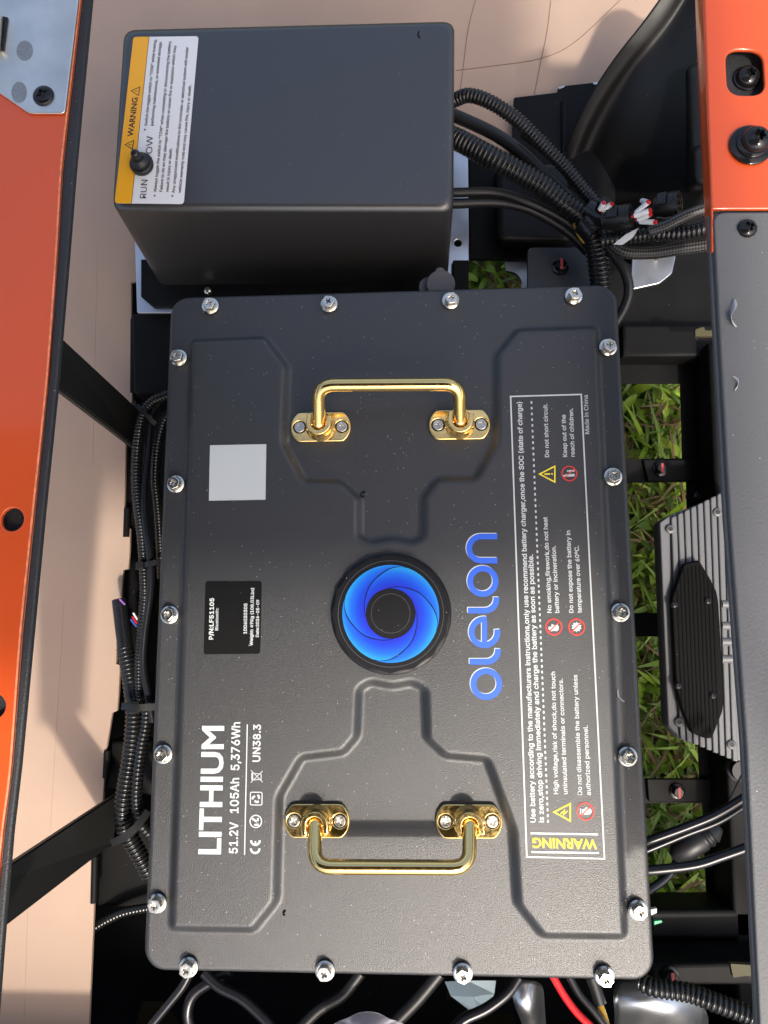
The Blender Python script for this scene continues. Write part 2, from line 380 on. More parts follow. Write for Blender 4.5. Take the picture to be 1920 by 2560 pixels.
# ------------------------------------------------------------------ cardboard behind
CZ = -.145
cb = [(-40, -60), (1480, -60), (1480, 0), (1262, 225), (1110, 214), (1108, 330), (985, 340), (600, 500), (283, 610), (286, 872), (272, 950), (269, 1100), (272, 1141), (281, 1142), (280, 1190), (277, 1229), (266, 1231), (262, 1300), (252, 1352), (251, 1434), (259, 1437), (256, 1500), (253, 1535),
      (242, 1540), (228, 1630), (222, 1730), (203, 1844), (203, 1953), (190, 2260), (-160, 2260), (-120, 1500)]
card = thing('cardboard_sheet', 'large beige cardboard sheet with creases beside the battery bay', 'cardboard', (-.35, 0, CZ-.004))
plate('board', [D2(*p, CZ) for p in cb], M['card'], card, CZ-.004, CZ, bevel=.0005)
for pts in [[(1033, -20), (1012, 60), (1000, 150), (989, 230)], [(985, 152), (1060, 143), (1165, 127), (1240, 92), (1340, 0), (1360, -20)], [(1192, -20), (1183, 60), (1170, 125), (1153, 210)]]:
    pp = [D(*p, CZ+.0002) for p in pts]; tube('crease', pp, .0004, M['crease'], card, 6, .01)
for pts in [[(210, 520), (200, 1000)], [(138, 1300), (108, 1800)], [(60, 1960), (52, 2200)]]:
    pp = [D(*p, CZ) for p in pts]; tube('crease', pp, .0003, M['card'], card, 6, .02)

# ------------------------------------------------------------------ diagonal struts
def strut(name, label, q, z0, z1, th=.006):
    """q: upper-left, upper-right, lower-right, lower-left in the photo; left end at z0, right end at z1"""
    a, b, c, d = D(*q[0], z0), D(*q[1], z1), D(*q[2], z1), D(*q[3], z0)
    n = (b-a).cross(d-a).normalized()
    if n.z < 0: n = -n
    top = [a, b, c, d]; vs = top+[p-n*th for p in top]
    bm = bmesh.new(); bv = [bm.verts.new(v) for v in vs]
    for f in [(0, 1, 2, 3), (7, 6, 5, 4), (0, 4, 5, 1), (1, 5, 6, 2), (2, 6, 7, 3), (3, 7, 4, 0)]: bm.faces.new([bv[i] for i in f])
    bmesh.ops.recalc_face_normals(bm, faces=bm.faces)
    bmesh.ops.bevel(bm, geom=bm.edges[:], offset=.0012, segments=2, affect='EDGES')
    o = bm_obj(name, bm, M['strut'], autos=35); tag(o, label, 'strut', 'diagonal struts between seat rim and frame')
strut('flat_strut', 'flat black strut meeting the frame beside the corrugated conduit bend', [(60, 660), (310, 893), (300, 972), (60, 787)], .06, -.13)
strut('flat_strut', 'flat black strut running up to the seat rim above the lowest conduits', [(-60, 1923), (262, 1710), (245, 1822), (-60, 2058)], .06, -.13)

# ------------------------------------------------------------------ controller box with its tray
BT, BB = .012, -.10
ct = thing('controller_shelf', 'pale galvanised shelf plate under the black controller cover', 'shelf', (-.1, .3, BB-.004))
zz = BB-.002
plate('shelf_sheet', roundpoly([D2(290, 480, zz), D2(1011, 280, zz), D2(1013, 566, zz), D2(976, 567, zz), D2(976, 620, zz), D2(960, 675, zz), D2(296, 676, zz)], .002), M['galv'], ct, zz-.003, zz, bevel=.0006,
      holes=[circle(*D2(989, 525, zz), .0037, 24)])
plate('front_lip', [D2(304, 560, zz+.004), D2(960, 540, zz+.004), D2(960, 664, zz+.004), D2(330, 662, zz+.004), D2(304, 640, zz+.004)], M['frame'], ct, zz+.0005, zz+.004, bevel=.001)
plate('end_stop', roundpoly([D2(978, 568, zz), D2(1012, 568, zz), D2(1012, 660, zz), D2(978, 660, zz)], .001), M['frame'], ct, zz+.0003, zz+.006, bevel=.001)
box = thing('controller_box', 'black moulded plastic controller cover carrying a yellow and white warning label', 'controller', (-.1, .3, BB))
topq = [(264, 62), (983, 43), (980, 452), (238, 449)]
botq = [(350, 118), (966, 108), (968, 610), (340, 618)]
def loft_box(name, top, bot, zt, zb, r, m, parent, rt=.006):
    T = [Vector(D2(*p, zt)) for p in top]; B = [Vector(D2(*p, zb)) for p in bot]
    ct_ = sum(T, Vector((0, 0)))/4
    rings = []
    def ringpts(f, inset, z):
        q = [T[i]*(1-f)+B[i]*f for i in range(4)]; c = sum(q, Vector((0, 0)))/4
        qq = []
        for i in range(4):
            a = (q[i-1]-q[i]).normalized(); b = (q[(i+1) % 4]-q[i]).normalized(); qq.append(q[i]+(a+b)*inset)
        return [(x, y, z) for x, y in roundpoly(qq, r, 8)]
    H = zt-zb
    prof = []
    for k in range(7):
        a = k/6*math.pi/2; prof.append(((rt*(1-math.cos(a)) if False else rt*(1-math.sin(a))), zt-rt*(1-math.cos(a))))
    for ins, zz_ in prof: rings.append(ringpts((zt-zz_)/H, ins, zz_))
    for f in (.25, .5, .75, 1): rings.append(ringpts(f, 0, zt-H*f))
    vs = [v for R_ in rings for v in R_]; n = len(rings[0]); fs = [tuple(range(n))]
    for i in range(len(rings)-1):
        for k in range(n): fs.append((i*n+k, (i+1)*n+k, (i+1)*n+(k+1) % n, i*n+(k+1) % n))
    o = mobj(name, vs, fs, m, parent, autos=50)
    bm = bmesh.new(); bm.from_mesh(o.data); bmesh.ops.recalc_face_normals(bm, faces=bm.faces); bm.to_mesh(o.data); bm.free()
    return o
loft_box('cover', topq, botq, BT, BB, .011, M['abs'], box, .006)
# label: corners seen in the photo
c1 = MAP(0, 0, 1/3)
lz = BT+.0003
def L1(x, y, z=lz): return D2(*c1(x, y), z)
lab = plate('warning_label', roundpoly([L1(865, 240), L1(1287, 234), L1(1190, 1322), L1(743, 1317)], .003), M['label_white'], box, BT+.00005, lz, holes=[])
plate('yellow_band', roundpoly([L1(865, 240), L1(966, 239), L1(852, 1319), L1(743, 1317)], [.003, 0, 0, .003]), M['label_yellow'], lab, lz+.00005, lz+.0002)
tz = lz+.0003
def T1(s, a, b, cap, m='greyink', bold=0., plain=False): text(s, L1(*a, tz), L1(*b, tz), cap, tz, M[m], lab, bold, plain=plain)
print_obj('rule', [strip('', [L1(966, 239, tz), L1(852, 1319, tz)], .0004, tz, None)], M['ink'], lab)
T1('WARNING', (862, 885), (893, 632), .0050, 'ink', .025, True)
def tri_icon(cen, s, ang, parent, m, z, mark='!'):
    p = [(cen[0]+s*math.cos(ang+2*math.pi*k/3), cen[1]+s*math.sin(ang+2*math.pi*k/3)) for k in range(3)]
    return print_obj('warning_symbol', [strip('', p, s*.14, z, None, True), strip('', [(cen[0]+s*.36*math.cos(ang), cen[1]+s*.36*math.sin(ang)), (cen[0]-s*.12*math.cos(ang), cen[1]-s*.12*math.sin(ang))], s*.11, z, None), disc(cen[0]-s*.29*math.cos(ang), cen[1]-s*.29*math.sin(ang), s*.07, z, 10)], M[m], parent)
tri_icon(L1(885, 590, tz), .0046, math.radians(175), lab, 'ink', tz); tri_icon(L1(845, 938, tz), .0046, math.radians(175), lab, 'ink', tz)
T1('RUN', (946, 1285), (957, 1165), .0052, 'ink'); T1('TOW', (985, 1040), (990, 880), .0052, 'ink')
for s, a, b in [('Switch the toggle switch to "TOW" while towing,', (953, 815), (1014, 255)), ('performing maintenance, or extended storage.', (993, 815), (1048, 268)),
                ('Always toggle the switch to "TOW" when connecting or disconnecting the battery.', (1013, 1243), (1110, 262)), ('Failure to do so may damage the battery or cause fire or explosion which may', (1052, 1243), (1142, 295)),
                ('result in injury or death.', (1092, 1243), (1116, 958)), ('Any unapproved modifications to the controller or electrical system will render', (1132, 1250), (1222, 305)),
                ('vehicle warranty void and may cause fire, injury or death.', (1172, 1250), (1240, 550))]:
    T1(s, a, b, .0025, 'ink', .012)
for p in [(938, 840), (1002, 1268), (1117, 1270)]: print_obj('bullet', [disc(*L1(*p, tz), .0010, tz, 4)], M['ink'], lab)
# toggle switch with rubber boot
sw = thing('toggle_switch', 'black rubber booted toggle switch standing on the warning label', 'switch', D(*c1(925, 1075), lz))
def lathe(name, prof, m, parent, loc, segs=28, axis=None, autos=50, mesh_only=False):
    vs = []; fs = []
    for r, zq in prof:
        for k in range(segs): a = 2*math.pi*k/segs; vs.append((r*math.cos(a), r*math.sin(a), zq))
    n = len(prof)
    for i in range(n-1):
        for k in range(segs): k2 = (k+1) % segs; fs.append((i*segs+k, i*segs+k2, (i+1)*segs+k2, (i+1)*segs+k))
    fs.append(tuple(range(segs))[::-1]); fs.append(tuple((n-1)*segs+k for k in range(segs)))
    if axis is not None:
        q = Vector(axis).to_track_quat('Z', 'Y'); vs = [q @ Vector(v) for v in vs]
    if mesh_only:
        me = bpy.data.meshes.new(name); me.from_pydata(vs, [], fs); setmat(me, m); me.polygons.foreach_set('use_smooth', [True]*len(me.polygons)); me.set_sharp_from_angle(angle=math.radians(autos)); return me
    return mobj(name, vs, fs, m, parent, loc, autos=autos)
lathe('shelf_screw', [(.004, 0), (.004, .002), (.0032, .0034), (.0012, .0042)], M['nickel'], ct, D(450, 630, BB+.002), 16)
sp = D(*c1(925, 1075), lz)
lathe('collar', [(.0092, 0), (.0096, .001), (.0096, .004), (.0088, .0048), (.0082, .005)], M['cable'], sw, sp, 40)
lathe('boot', [(.0074, .0045), (.0078, .006), (.0076, .0075), (.006, .0085), (.0045, .011)], M['cable'], sw, sp)
p2 = sp+Vector((0, 0, .010)); ax = (D(*c1(875, 995), BT+.030)-p2)
lathe('lever', [(.0042, -.002), (.0036, .003), (.0030, ax.length*.55), (.0034, ax.length*.75), (.0036, ax.length*.9), (.0026, ax.length*.99), (.001, ax.length*1.02)], M['cable_shiny'], sw, p2, 20, ax)

# ------------------------------------------------------------------ battery
BW, BH = .36, .5102
HP = .0058          # height of the raised field
bat = thing('battery', 'black steel lithium battery with two gold carrying handles and blue round emblem', 'battery', (0, 0, TZ))
# raised field outline, read on the lid
fld = [(415, 737), (572, 730), (620, 793), (614, 962), (657, 1040), (737, 1040), (776, 1077), (776, 1160), (800, 1172), (850, 1163), (892, 1172), (915, 1160), (915, 1075), (945, 1036), (1027, 1035), (1072, 955), (1072, 770), (1117, 714), (1288, 708),
       (1305, 1080), (1349, 2022), (1172, 2020), (1117, 1950), (1107, 1790), (1052, 1700), (1040, 1665), (962, 1632), (922, 1595), (918, 1488), (890, 1474), (848, 1482), (800, 1473), (776, 1488), (772, 1590), (742, 1625), (652, 1636), (604, 1720), (598, 1945), (548, 2008), (372, 2005)]
fld = [(1052, 1640) if p == (1052, 1700) else p for p in fld if p != (1040, 1665)]
FP = np.array(roundpoly([D2(*p, .002) for p in fld], .0035, 4))
def sdf(X, Y, P):
    d = np.full(X.shape, 1e9); ins = np.zeros(X.shape, bool)
    for i in range(len(P)):
        a = P[i-1]; b = P[i]; e = b-a; wx = X-a[0]; wy = Y-a[1]
        t = np.clip((wx*e[0]+wy*e[1])/(e@e+1e-12), 0, 1); d = np.minimum(d, (wx-e[0]*t)**2+(wy-e[1]*t)**2)
        c = ((a[1] <= Y) != (b[1] <= Y)) & (X < a[0]+(Y-a[1])*e[0]/(e[1] if abs(e[1]) > 1e-12 else 1e-12)); ins ^= c
    d = np.sqrt(d); return np.where(ins, d, -d)
nx, ny = 300, 424; RO = .0155; IN = .004
gx = np.linspace(-BW/2+IN, BW/2-IN, nx+1); gy = np.linspace(-BH/2+IN, BH/2-IN, ny+1); X, Y = np.meshgrid(gx, gy)
# clamp grid corners on to the rounded outline
rc = RO-IN; cx, cy = BW/2-RO, BH/2-RO
ex = np.abs(X)-cx; ey = np.abs(Y)-cy; msk = (ex > 0) & (ey > 0); rr = np.hypot(ex, ey); f_ = np.where(msk & (rr > rc), rc/np.maximum(rr, 1e-9), 1)
X = np.where(msk, np.sign(X)*(cx+ex*f_), X); Y = np.where(msk, np.sign(Y)*(cy+ey*f_), Y)
s = sdf(X, Y, FP); t_ = np.clip((s+.0040)/.0080, 0, 1); Z = HP*t_*t_*(3-2*t_)
vs = np.stack([X, Y, Z], -1).reshape(-1, 3).tolist(); st = nx+1
fs = [(j*st+i, j*st+i+1, (j+1)*st+i+1, (j+1)*st+i) for j in range(ny) for i in range(nx)]
def rrect(hw, hh, r, n=10):
    out = []
    for sx, sy, a0 in [(1, 1, 0), (-1, 1, 90), (-1, -1, 180), (1, -1, 270)]:
        for k in range(n+1): a = math.radians(a0+90*k/n); out.append((sx*(hw-r)+r*math.cos(a), sy*(hh-r)+r*math.sin(a)))
    return out
base = len(vs); rings = [rrect(BW/2-IN, BH/2-IN, RO-IN)]; zs = [0.]
for k in range(1, 7): a = k/6*math.pi/2; i_ = IN*(1-math.sin(a)); rings.append(rrect(BW/2-i_, BH/2-i_, RO-i_)); zs.append(-IN*(1-math.cos(a)))
rings.append(rrect(BW/2, BH/2, RO)); zs.append(-.016); rings.append(rrect(BW/2-.002, BH/2-.002, RO-.002)); zs.append(-.016)
n = len(rings[0])
for R_, z_ in zip(rings, zs): vs += [(x, y, z_) for x, y in R_]
for i in range(len(rings)-1):
    for k in range(n): fs.append((base+i*n+k, base+(i+1)*n+k, base+(i+1)*n+(k+1) % n, base+i*n+(k+1) % n))
lid = mobj('lid', vs, fs, M['lid'], bat, smooth=True)
plate('case', rrect(BW/2-.006, BH/2-.006, .012), M['case'], bat, TZ+.001, -.012, bevel=.004)
# port cap on the end of the case
pc = plate('port_cap', circle(*D2(952, 612, -.03), .0122, 32), M['grey_rubber'], bat, -.036, -.03, bevel=.001)
plate('tab', circle(*D2(951, 586, -.03), .0042, 20), M['grey_rubber'], pc, -.035, -.0315)
plate('hinge', circle(*D2(928, 618, -.035), .009, 24), M['grey_rubber'], pc, -.042, -.036)

def screw_meshes(hexr, headh, topr):
    fl = lathe('flange', [(.0050, 0), (.0050, .0012), (.0064, .0013), (.0068, .0017), (.0068, .0026), (.0056, .0033), (.0056, .0034)], M['nickel'], None, None, 28, mesh_only=True)
    wz = .0033
    hx = circle(0, 0, hexr, 6); cr = []
    a, b = .0022, .0006
    cr = [(a, b), (b, b), (b, a), (-b, a), (-b, b), (-a, b), (-a, -b), (-b, -b), (-b, -a), (b, -a), (b, -b), (a, -b)]
    hd = plate_mesh(roundpoly(hx, .0006, 2), [cr], wz, wz+headh, .0005); setmat(hd, M['nickel'])
    hd.polygons.foreach_set('use_smooth', [True]*len(hd.polygons)); hd.set_sharp_from_angle(angle=math.radians(30))
    rc_ = bpy.data.meshes.new('recess'); rc_.from_pydata([(x*1.1, y*1.1, wz+headh*.45) for x, y in circle(0, 0, .0021, 16)], [], [tuple(range(16))]); setmat(rc_, M['dullsteel'])
    return fl, hd, rc_
bf, bh_, br_ = screw_meshes(.0052, .0050, .003)
bolts = [(450, 655), (709, 651), (974, 643), (1242, 633), (1317, 745), (1328, 1027), (1344, 1323), (1360, 1637), (1383, 1972), (1310, 2116), (1001, 2110), (700, 2105), (402, 2097), (334, 1957), (347, 1632), (361, 1328), (375, 1043), (381, 768)]
for i, p in enumerate(bolts):
    P_ = D(*p, .0075); P_.z = 0; a = random.uniform(0, 6.28); ti = [random.uniform(-.04, .04) for _ in '12']
    wsh = bpy.data.objects.new('lid_screw', bf); link(wsh, bat, P_); wsh.rotation_euler = (ti[0], ti[1], a)
    for nm, me in (('screw_head', bh_), ('cross_recess', br_)):
        q = bpy.data.objects.new(nm, me); COL.objects.link(q); q.parent = wsh
        if i == 1 and nm == 'cross_recess': q.data = br_.copy(); setmat(q.data, M['blue_wire'])

# handles
def stadium(L, Wd, n=10):
    r = L/2; out = [p for p in circle(0, 0, Wd/2*1.0, 32)]
    h = Wd/2; c = L/2-h*1.0
    pts = []
    for k in range(n+1): a = -math.pi/2+math.pi*k/n; pts.append((c+h*math.cos(a), h*math.sin(a)))
    for k in range(n+1): a = math.pi/2+math.pi*k/n; pts.append((-c+h*math.cos(a), h*math.sin(a)))
    return pts
def csk_screw():
    cr = []; a, b = .0021, .00055
    cr = [(a, b), (b, b), (b, a), (-b, a), (-b, b), (-a, b), (-a, -b), (-b, -b), (-b, -a), (b, -a), (b, -b), (a, -b)]
    hd = plate_mesh(circle(0, 0, .0042, 28), [cr], 0, .0014, .0004); setmat(hd, M['nickel']); hd.polygons.foreach_set('use_smooth', [True]*len(hd.polygons)); hd.set_sharp_from_angle(angle=math.radians(35))
    return hd
CSK = csk_screw()
CSKR = bpy.data.meshes.new('recess'); CSKR.from_pydata([(x, y, .0008) for x, y in circle(0, 0, .0023, 16)], [], [tuple(range(16))]); setmat(CSKR, M['dullsteel'])
def handle(feet, bar, bz, sgn):
    """feet: photo positions of the two foot plates; bar: photo positions of the two bends; bz: height of the grip"""
    F = [D(*p, 0) for p in feet]; Bp = [D(*p, bz) for p in bar]
    ax = (F[1]-F[0]).normalized(); ang = math.atan2(ax.y, ax.x)
    h = None
    up = Vector((0, 0, 1)); pz = .012
    A0, A1 = F[0]+up*pz, F[1]+up*pz
    path = [A0]
    def bend(p, c, q, r=.012):
        a = (p-c).normalized(); b = (q-c).normalized(); A = c+a*r; B = c+b*r; return [(1-s)**2*A+2*s*(1-s)*c+s*s*B for s in [k/10 for k in range(11)]]
    path += bend(A0, Bp[0], Bp[1])+bend(Bp[0], Bp[1], A1)+[A1]
    pth, _ = resample(path, .0015); vs, fs = sweep(pth, .0050, 20)
    grip = mobj('carrying_handle', vs, fs, M['gold'], bat, autos=60)
    for f in F:
        out = stadium(.0475, .0290, 14); ch = [(x, max(-.0118, min(.0118, y))) for x, y in out]
        R_ = Matrix.Rotation(ang, 2)
        po = [tuple(R_ @ Vector(p)+f.to_2d()) for p in ch]
        hs = [[tuple(R_ @ Vector((sx*.0166+x, y))+f.to_2d()) for x, y in circle(0, 0, .0050, 24)] for sx in (-1, 1)]
        ft = plate('foot_plate', po, M['gold'], grip, .0002, .0034, hs, .0009)
        lathe('boss', [(.0118, .003), (.0115, .0042), (.0098, .0058), (.0092, .0075), (.0090, .0100)], M['gold'], ft, f, 32)
        # forked hub holding the grip end
        d = (Bp[0]-A0); d.z = 0; d.normalize()
        c = f
        U = []
        for k in range(17): a = math.pi*k/16; U.append((math.cos(a)*.0096, math.sin(a)*.0096))
        inner = [(math.cos(math.pi*k/12)*.0058, math.sin(math.pi*k/12)*.0058) for k in range(12, -1, -1)]
        shape = [(.0096, -.0065)]+U+[(-.0096, -.0065), (-.0058, -.0065)]+inner+[(.0058, -.0065)]
        rot = math.atan2(-d.y, -d.x)-math.pi/2
        R2 = Matrix.Rotation(rot, 2)
        plate('fork', [tuple(R2 @ Vector(p)+c.to_2d()) for p in shape], M['gold'], ft, .0098, .0165, bevel=.0008)
        pin = [c+Vector((ax.x*s_, ax.y*s_, pz)) for s_ in (-.0078, 0, .0078)]
        tube('pivot_pin', pin, .0018, M['gold'], ft, 12)
        lathe('knuckle', [(.001, -.005), (.0035, -.0042), (.005, -.002), (.0053, 0), (.005, .002), (.0035, .0042), (.001, .005)], M['gold'], ft, c+up*pz, 20)
        for sx in (-1, 1):
            q2 = R_ @ Vector((sx*.0166, 0)); q = bpy.data.objects.new('foot_screw', CSK); link(q, ft, f+Vector((q2.x, q2.y, .0022))); q.rotation_euler = (0, 0, random.uniform(0, 3)); q['_r'] = 1
            cs = bpy.data.objects.new('recess', CSKR); COL.objects.link(cs); cs.parent = q; del q['_r']
    return grip
e8 = MAP(596.2, 777.6, .3073); e7 = MAP(605, 1694, .3646)
handle([e8(318, 478), e8(1290, 462)], [e8(300, 178), e8(1290, 172)], .036, 1)
handle([e7(222, 212), e7(1118, 215)], [e7(205, 490), e7(1122, 495)], .029, -1)

# emblem
e7b = MAP(691.2, 1140.6, .25)
ec = D(*e7b(612, 738), HP+.004); ec2 = ec.to_2d(); er = (D(*e7b(612+515, 738), HP+.004)-ec).length; u = er/515
zb = HP+.0002; zt = HP+.0070
NS = 16
out = []
for k in range(NS):
    for j in range(8):
        a = 2*math.pi*(k+j/8)/NS; out.append((ec2.x+er*(1-.034*math.sin(math.pi*j/8))*math.cos(a), ec2.y+er*(1-.034*math.sin(math.pi*j/8))*math.sin(a)))
lathe('emblem_base', [(er*1.02, 0), (er*1.02, .002), (er*.99, .003)], M['badge'], bat, Vector((ec2.x, ec2.y, HP)), 64)
badge = plate('emblem', out, M['badge'], bat, zb+.0015, zt, bevel=.0007)
strip_ring = [ring(ec2.x, ec2.y, u*455, u*5, zt+.0001, 72), ring(ec2.x, ec2.y, u*168, u*4, zt+.0001, 48)]
print_obj('fine_ring', strip_ring, M['greyink'], badge)
fx = [0, .05, .15, .41, .8, .92, 1]; fy = [0, .09, .17, .335, .67, .85, 1]
R0, R1 = 215, 418
for k in range(4):
    vs = []; fs = []; al = []; nr, na = 26, 22
    for i in range(nr+1):
        r = lerp(R1, R0, i/nr); f = np.interp((R1-r)/(R1-R0), fx, fy); a0 = math.radians(70+90*k+116*f); g_ = 12/r
        for j in range(na+1):
            a = a0+g_+(math.pi/2-2*g_)*j/na; vs.append((ec2.x+u*r*math.cos(a), ec2.y+u*r*math.sin(a), zt+.0003))
            tt = (r-R0)/(R1-R0); al.append(max(0, min(1, tt*.9+.25*(j/na-.5)+.04)))
    for i in range(nr):
        for j in range(na): o = i*(na+1)+j; fs.append((o, o+na+1, o+na+2, o+1))
    b_ = mobj('swirl_blade', vs, fs, M['swirl'], badge)
    at = b_.data.attributes.new('along', 'FLOAT', 'POINT'); at.data.foreach_set('value', al)
# logo lettering: o l e l o n
pz_ = HP+.00025
def Lg(x, y, z=pz_): return D2(*e7b(x, y), z)
def arcpts(cx_, cy_, r, a0, a1, n=24): return [(cx_+r*math.cos(math.radians(lerp(a0, a1, k/n))), cy_-r*math.sin(math.radians(lerp(a0, a1, k/n)))) for k in range(n+1)]
def lg_glyphs(dx, dy, z, m, nm):
    sw_ = 50*u
    def st_(pts, closed=False, w_=sw_): return strip('', [Lg(x+dx, y+dy, z) for x, y in pts], w_, z, None, closed)
    g_ = {}
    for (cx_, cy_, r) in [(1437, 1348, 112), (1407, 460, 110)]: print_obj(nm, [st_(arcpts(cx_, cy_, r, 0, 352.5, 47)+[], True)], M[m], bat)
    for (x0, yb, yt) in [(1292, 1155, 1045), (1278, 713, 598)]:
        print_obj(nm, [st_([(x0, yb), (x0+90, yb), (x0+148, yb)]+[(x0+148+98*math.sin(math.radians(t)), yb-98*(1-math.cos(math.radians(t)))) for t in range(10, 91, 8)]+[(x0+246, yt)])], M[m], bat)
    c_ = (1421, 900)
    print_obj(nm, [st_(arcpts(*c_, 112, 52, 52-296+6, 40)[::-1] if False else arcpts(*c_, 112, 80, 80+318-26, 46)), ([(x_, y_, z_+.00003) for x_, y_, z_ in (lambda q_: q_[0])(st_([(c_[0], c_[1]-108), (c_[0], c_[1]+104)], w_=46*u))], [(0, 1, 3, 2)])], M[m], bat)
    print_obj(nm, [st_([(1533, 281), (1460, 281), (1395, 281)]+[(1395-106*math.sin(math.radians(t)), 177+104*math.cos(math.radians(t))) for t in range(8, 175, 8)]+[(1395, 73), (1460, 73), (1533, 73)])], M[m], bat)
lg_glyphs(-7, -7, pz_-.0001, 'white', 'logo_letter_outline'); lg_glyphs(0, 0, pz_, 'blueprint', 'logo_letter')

# printing on the lid
q5 = MAP(397.5, 1520.8, .1641)
def Q5(x, y): return D2(*q5(x, y), pz_)
dpm = (D(1000, 1500, pz_)-D(900, 1500, pz_)).length/100     # metres for one unit of the photo frame on the lid
text('LITHIUM', Q5(476, 1980), Q5(520, 287), 300*.1641*dpm, pz_, M['white'], bat, .026, plain=True)
for s_, y0, y1 in [('51.2V', 1968, 1552), ('105Ah', 1438, 972), ('5,376Wh', 874, 238)]:
    xb = lambda y: lerp(703, 738, (1968-y)/1733); text(s_, Q5(xb(y0), y0), Q5(xb(y1), y1), 117*.1641*dpm, pz_, M['white'], bat, .018)
print_obj('rule', [strip('', [Q5(797, 1985), Q5(833, 268)], 14*.1641*dpm, pz_, None)], M['white'], bat)
text('UN38.3', Q5(999, 762), Q5(1010, 268), 104*.1641*dpm, pz_, M['white'], bat, .02)
def q5path(pts): return [Q5(*p) for p in pts]
uw = .1641*dpm
def half(cx_, cy_, r): return [(cx_-0+r*math.cos(math.radians(a)), cy_+r*math.sin(math.radians(a))) for a in range(-5, 186, 10)]
print_obj('ce_mark', [strip('', q5path(half(937, 1905, 56)), 27*uw, pz_, None), strip('', q5path(half(940, 1798, 56)), 27*uw, pz_, None), strip('', q5path([(940, 1850), (940, 1805)]), 22*uw, pz_, None)], M['white'], bat)
print_obj('check_mark', [ring(*Q5(945, 1545), 76*uw, 14*uw, pz_), strip('', q5path([(895, 1505), (975, 1560), (985, 1560)]), 26*uw, pz_, None), strip('', q5path([(972, 1500), (972, 1590), (925, 1590)]), 24*uw, pz_, None)], M['white'], bat)
sq = roundpoly([(874, 1160), (1028, 1162), (1026, 1330), (872, 1328)], 22, 4)
arr = []
for k in range(3):
    a = math.radians(90+120*k); c0, s0 = math.cos(a), math.sin(a)
    arr.append(strip('', q5path([(950+c0*x-s0*y, 1245+s0*x+c0*y) for x, y in [(38, -34), (46, -8), (30, 22)]]), 26*uw, pz_, None))
print_obj('recycling_mark', [strip('', q5path(sq), 12*uw, pz_, None, True)]+arr, M['white'], bat)
print_obj('crossed_bin_mark', [strip('', q5path([(880, 870), (1035, 1030)]), 9*uw, pz_, None), strip('', q5path([(1035, 880), (878, 1034)]), 9*uw, pz_, None), strip('', q5path([(905, 910), (1015, 922), (1015, 990), (905, 1000)]), 10*uw, pz_, None, True), strip('', q5path([(893, 905), (893, 1003)]), 12*uw, pz_, None)], M['white'], bat)
# blank square sticker and black data sticker
q6 = MAP(414.8, 933.2, .2423)
def Q6(x, y, z=pz_): return D2(*q6(x, y), z)
plate('white_sticker', roundpoly([Q6(160, 118), Q6(662, 108), Q6(655, 603), Q6(150, 612)], .0004), M['sticker_white'], bat, HP+.00005, HP+.0002)
stk = plate('data_sticker', roundpoly([Q6(120, 1332), Q6(622, 1330), Q6(608, 1977), Q6(103, 1982)], .002), M['sticker_black'], bat, HP+.00005, HP+.00045, bevel=.0001)
z6 = HP+.0006; u6 = .2423*dpm
for s_, a, b, cp, bo in [('P/N:LF51105', (188, 1850), (196, 1480), 42, .025), ('Bluetooth:', (232, 1768), (236, 1570), 29, .01), ('1006030305', (488, 1800), (492, 1528), 32, .02), ('Weight: 49Kg (108.03Lbs)', (541, 1905), (552, 1390), 30, .02), ('Date:2026-05-09', (594, 1828), (599, 1495), 29, .02)]:
    text(s_, Q6(*a, z6), Q6(*b, z6), cp*u6, z6, M['white'], stk, bo)
# warning panel
fr = [(1103, 856.5), (1255.5, 852), (1305.7, 1855), (1137.9, 1851)]
print_obj('panel_border', [strip('', [D2(*p, pz_) for p in fr], 3.2*dpm, pz_, None, True)], M['white'], bat)
def TW(s_, a, b, cap, bold=.012, m='white'): return text(s_, D2(*a, pz_), D2(*b, pz_), cap*dpm, pz_, M[m], bat, bold)
TW('Use battery according to the manufacturers instructions,only use recommend battery charger,once the SOC (state of charge)', (1157, 1776.7), (1126.6, 868), 11.2, .02)
TW('is zero,stop driving immediately and charge the battery as soon as possible.', (1175, 1776.7), (1151.2, 1197.5), 11.2, .02)
dots = []
for k in range(74):
    t = k/73; x, y = lerp(1183.8, 1148, t), lerp(1774, 869.4, t); c_ = Vector(D2(x, y, pz_)); hw = 1.9*dpm; hl = 3.1*dpm
    dots.append(([(c_.x+a*hw, c_.y+b*hl, pz_) for a, b in [(-1, -.6), (-.5, -1), (.5, -1), (1, -.6), (1, .6), (.5, 1), (-.5, 1), (-1, .6)]], [tuple(range(8))]))
print_obj('dotted_rule', dots, M['white'], bat)
for s_, a, b in [('High voltage,risk of shock,do not touch', (1205.6, 1715.6), (1199, 1450.8)), ('uninsulated terminals or connectors.', (1226, 1715.6), (1215.4, 1466)), ('Do not disassemble the battery unless', (1257.4, 1717.7), (1246.8, 1457.5)), ('authorized personnel.', (1276, 1718), (1269.3, 1566.9)),
                 ('No smoking,firework,do not heat', (1191.5, 1324), (1182, 1116.6)), ('battery or incineration.', (1208, 1324), (1200, 1178.8)), ('Do not expose the battery in', (1238.6, 1324), (1231.6, 1146)), ('temperature over 60ºC.', (1256.7, 1324), (1250, 1178.8)),
                 ('Do not short circuit.', (1186, 987.7), (1182, 871.7)), ('Keep out of the', (1225, 987), (1221.5, 895.8)), ('reach of children.', (1241.4, 986.5), (1237.5, 881.5))]:
    TW(s_, a, b, 9.6, .016)
TW('Made in China', (1273, 937.3), (1269.6, 853.6), 9.6, .006)
q4 = MAP(1106, 1296, .26557); q3 = MAP(1071.5, 829.5, .2344)
def Q4(x, y): return D2(*q4(x, y), pz_)
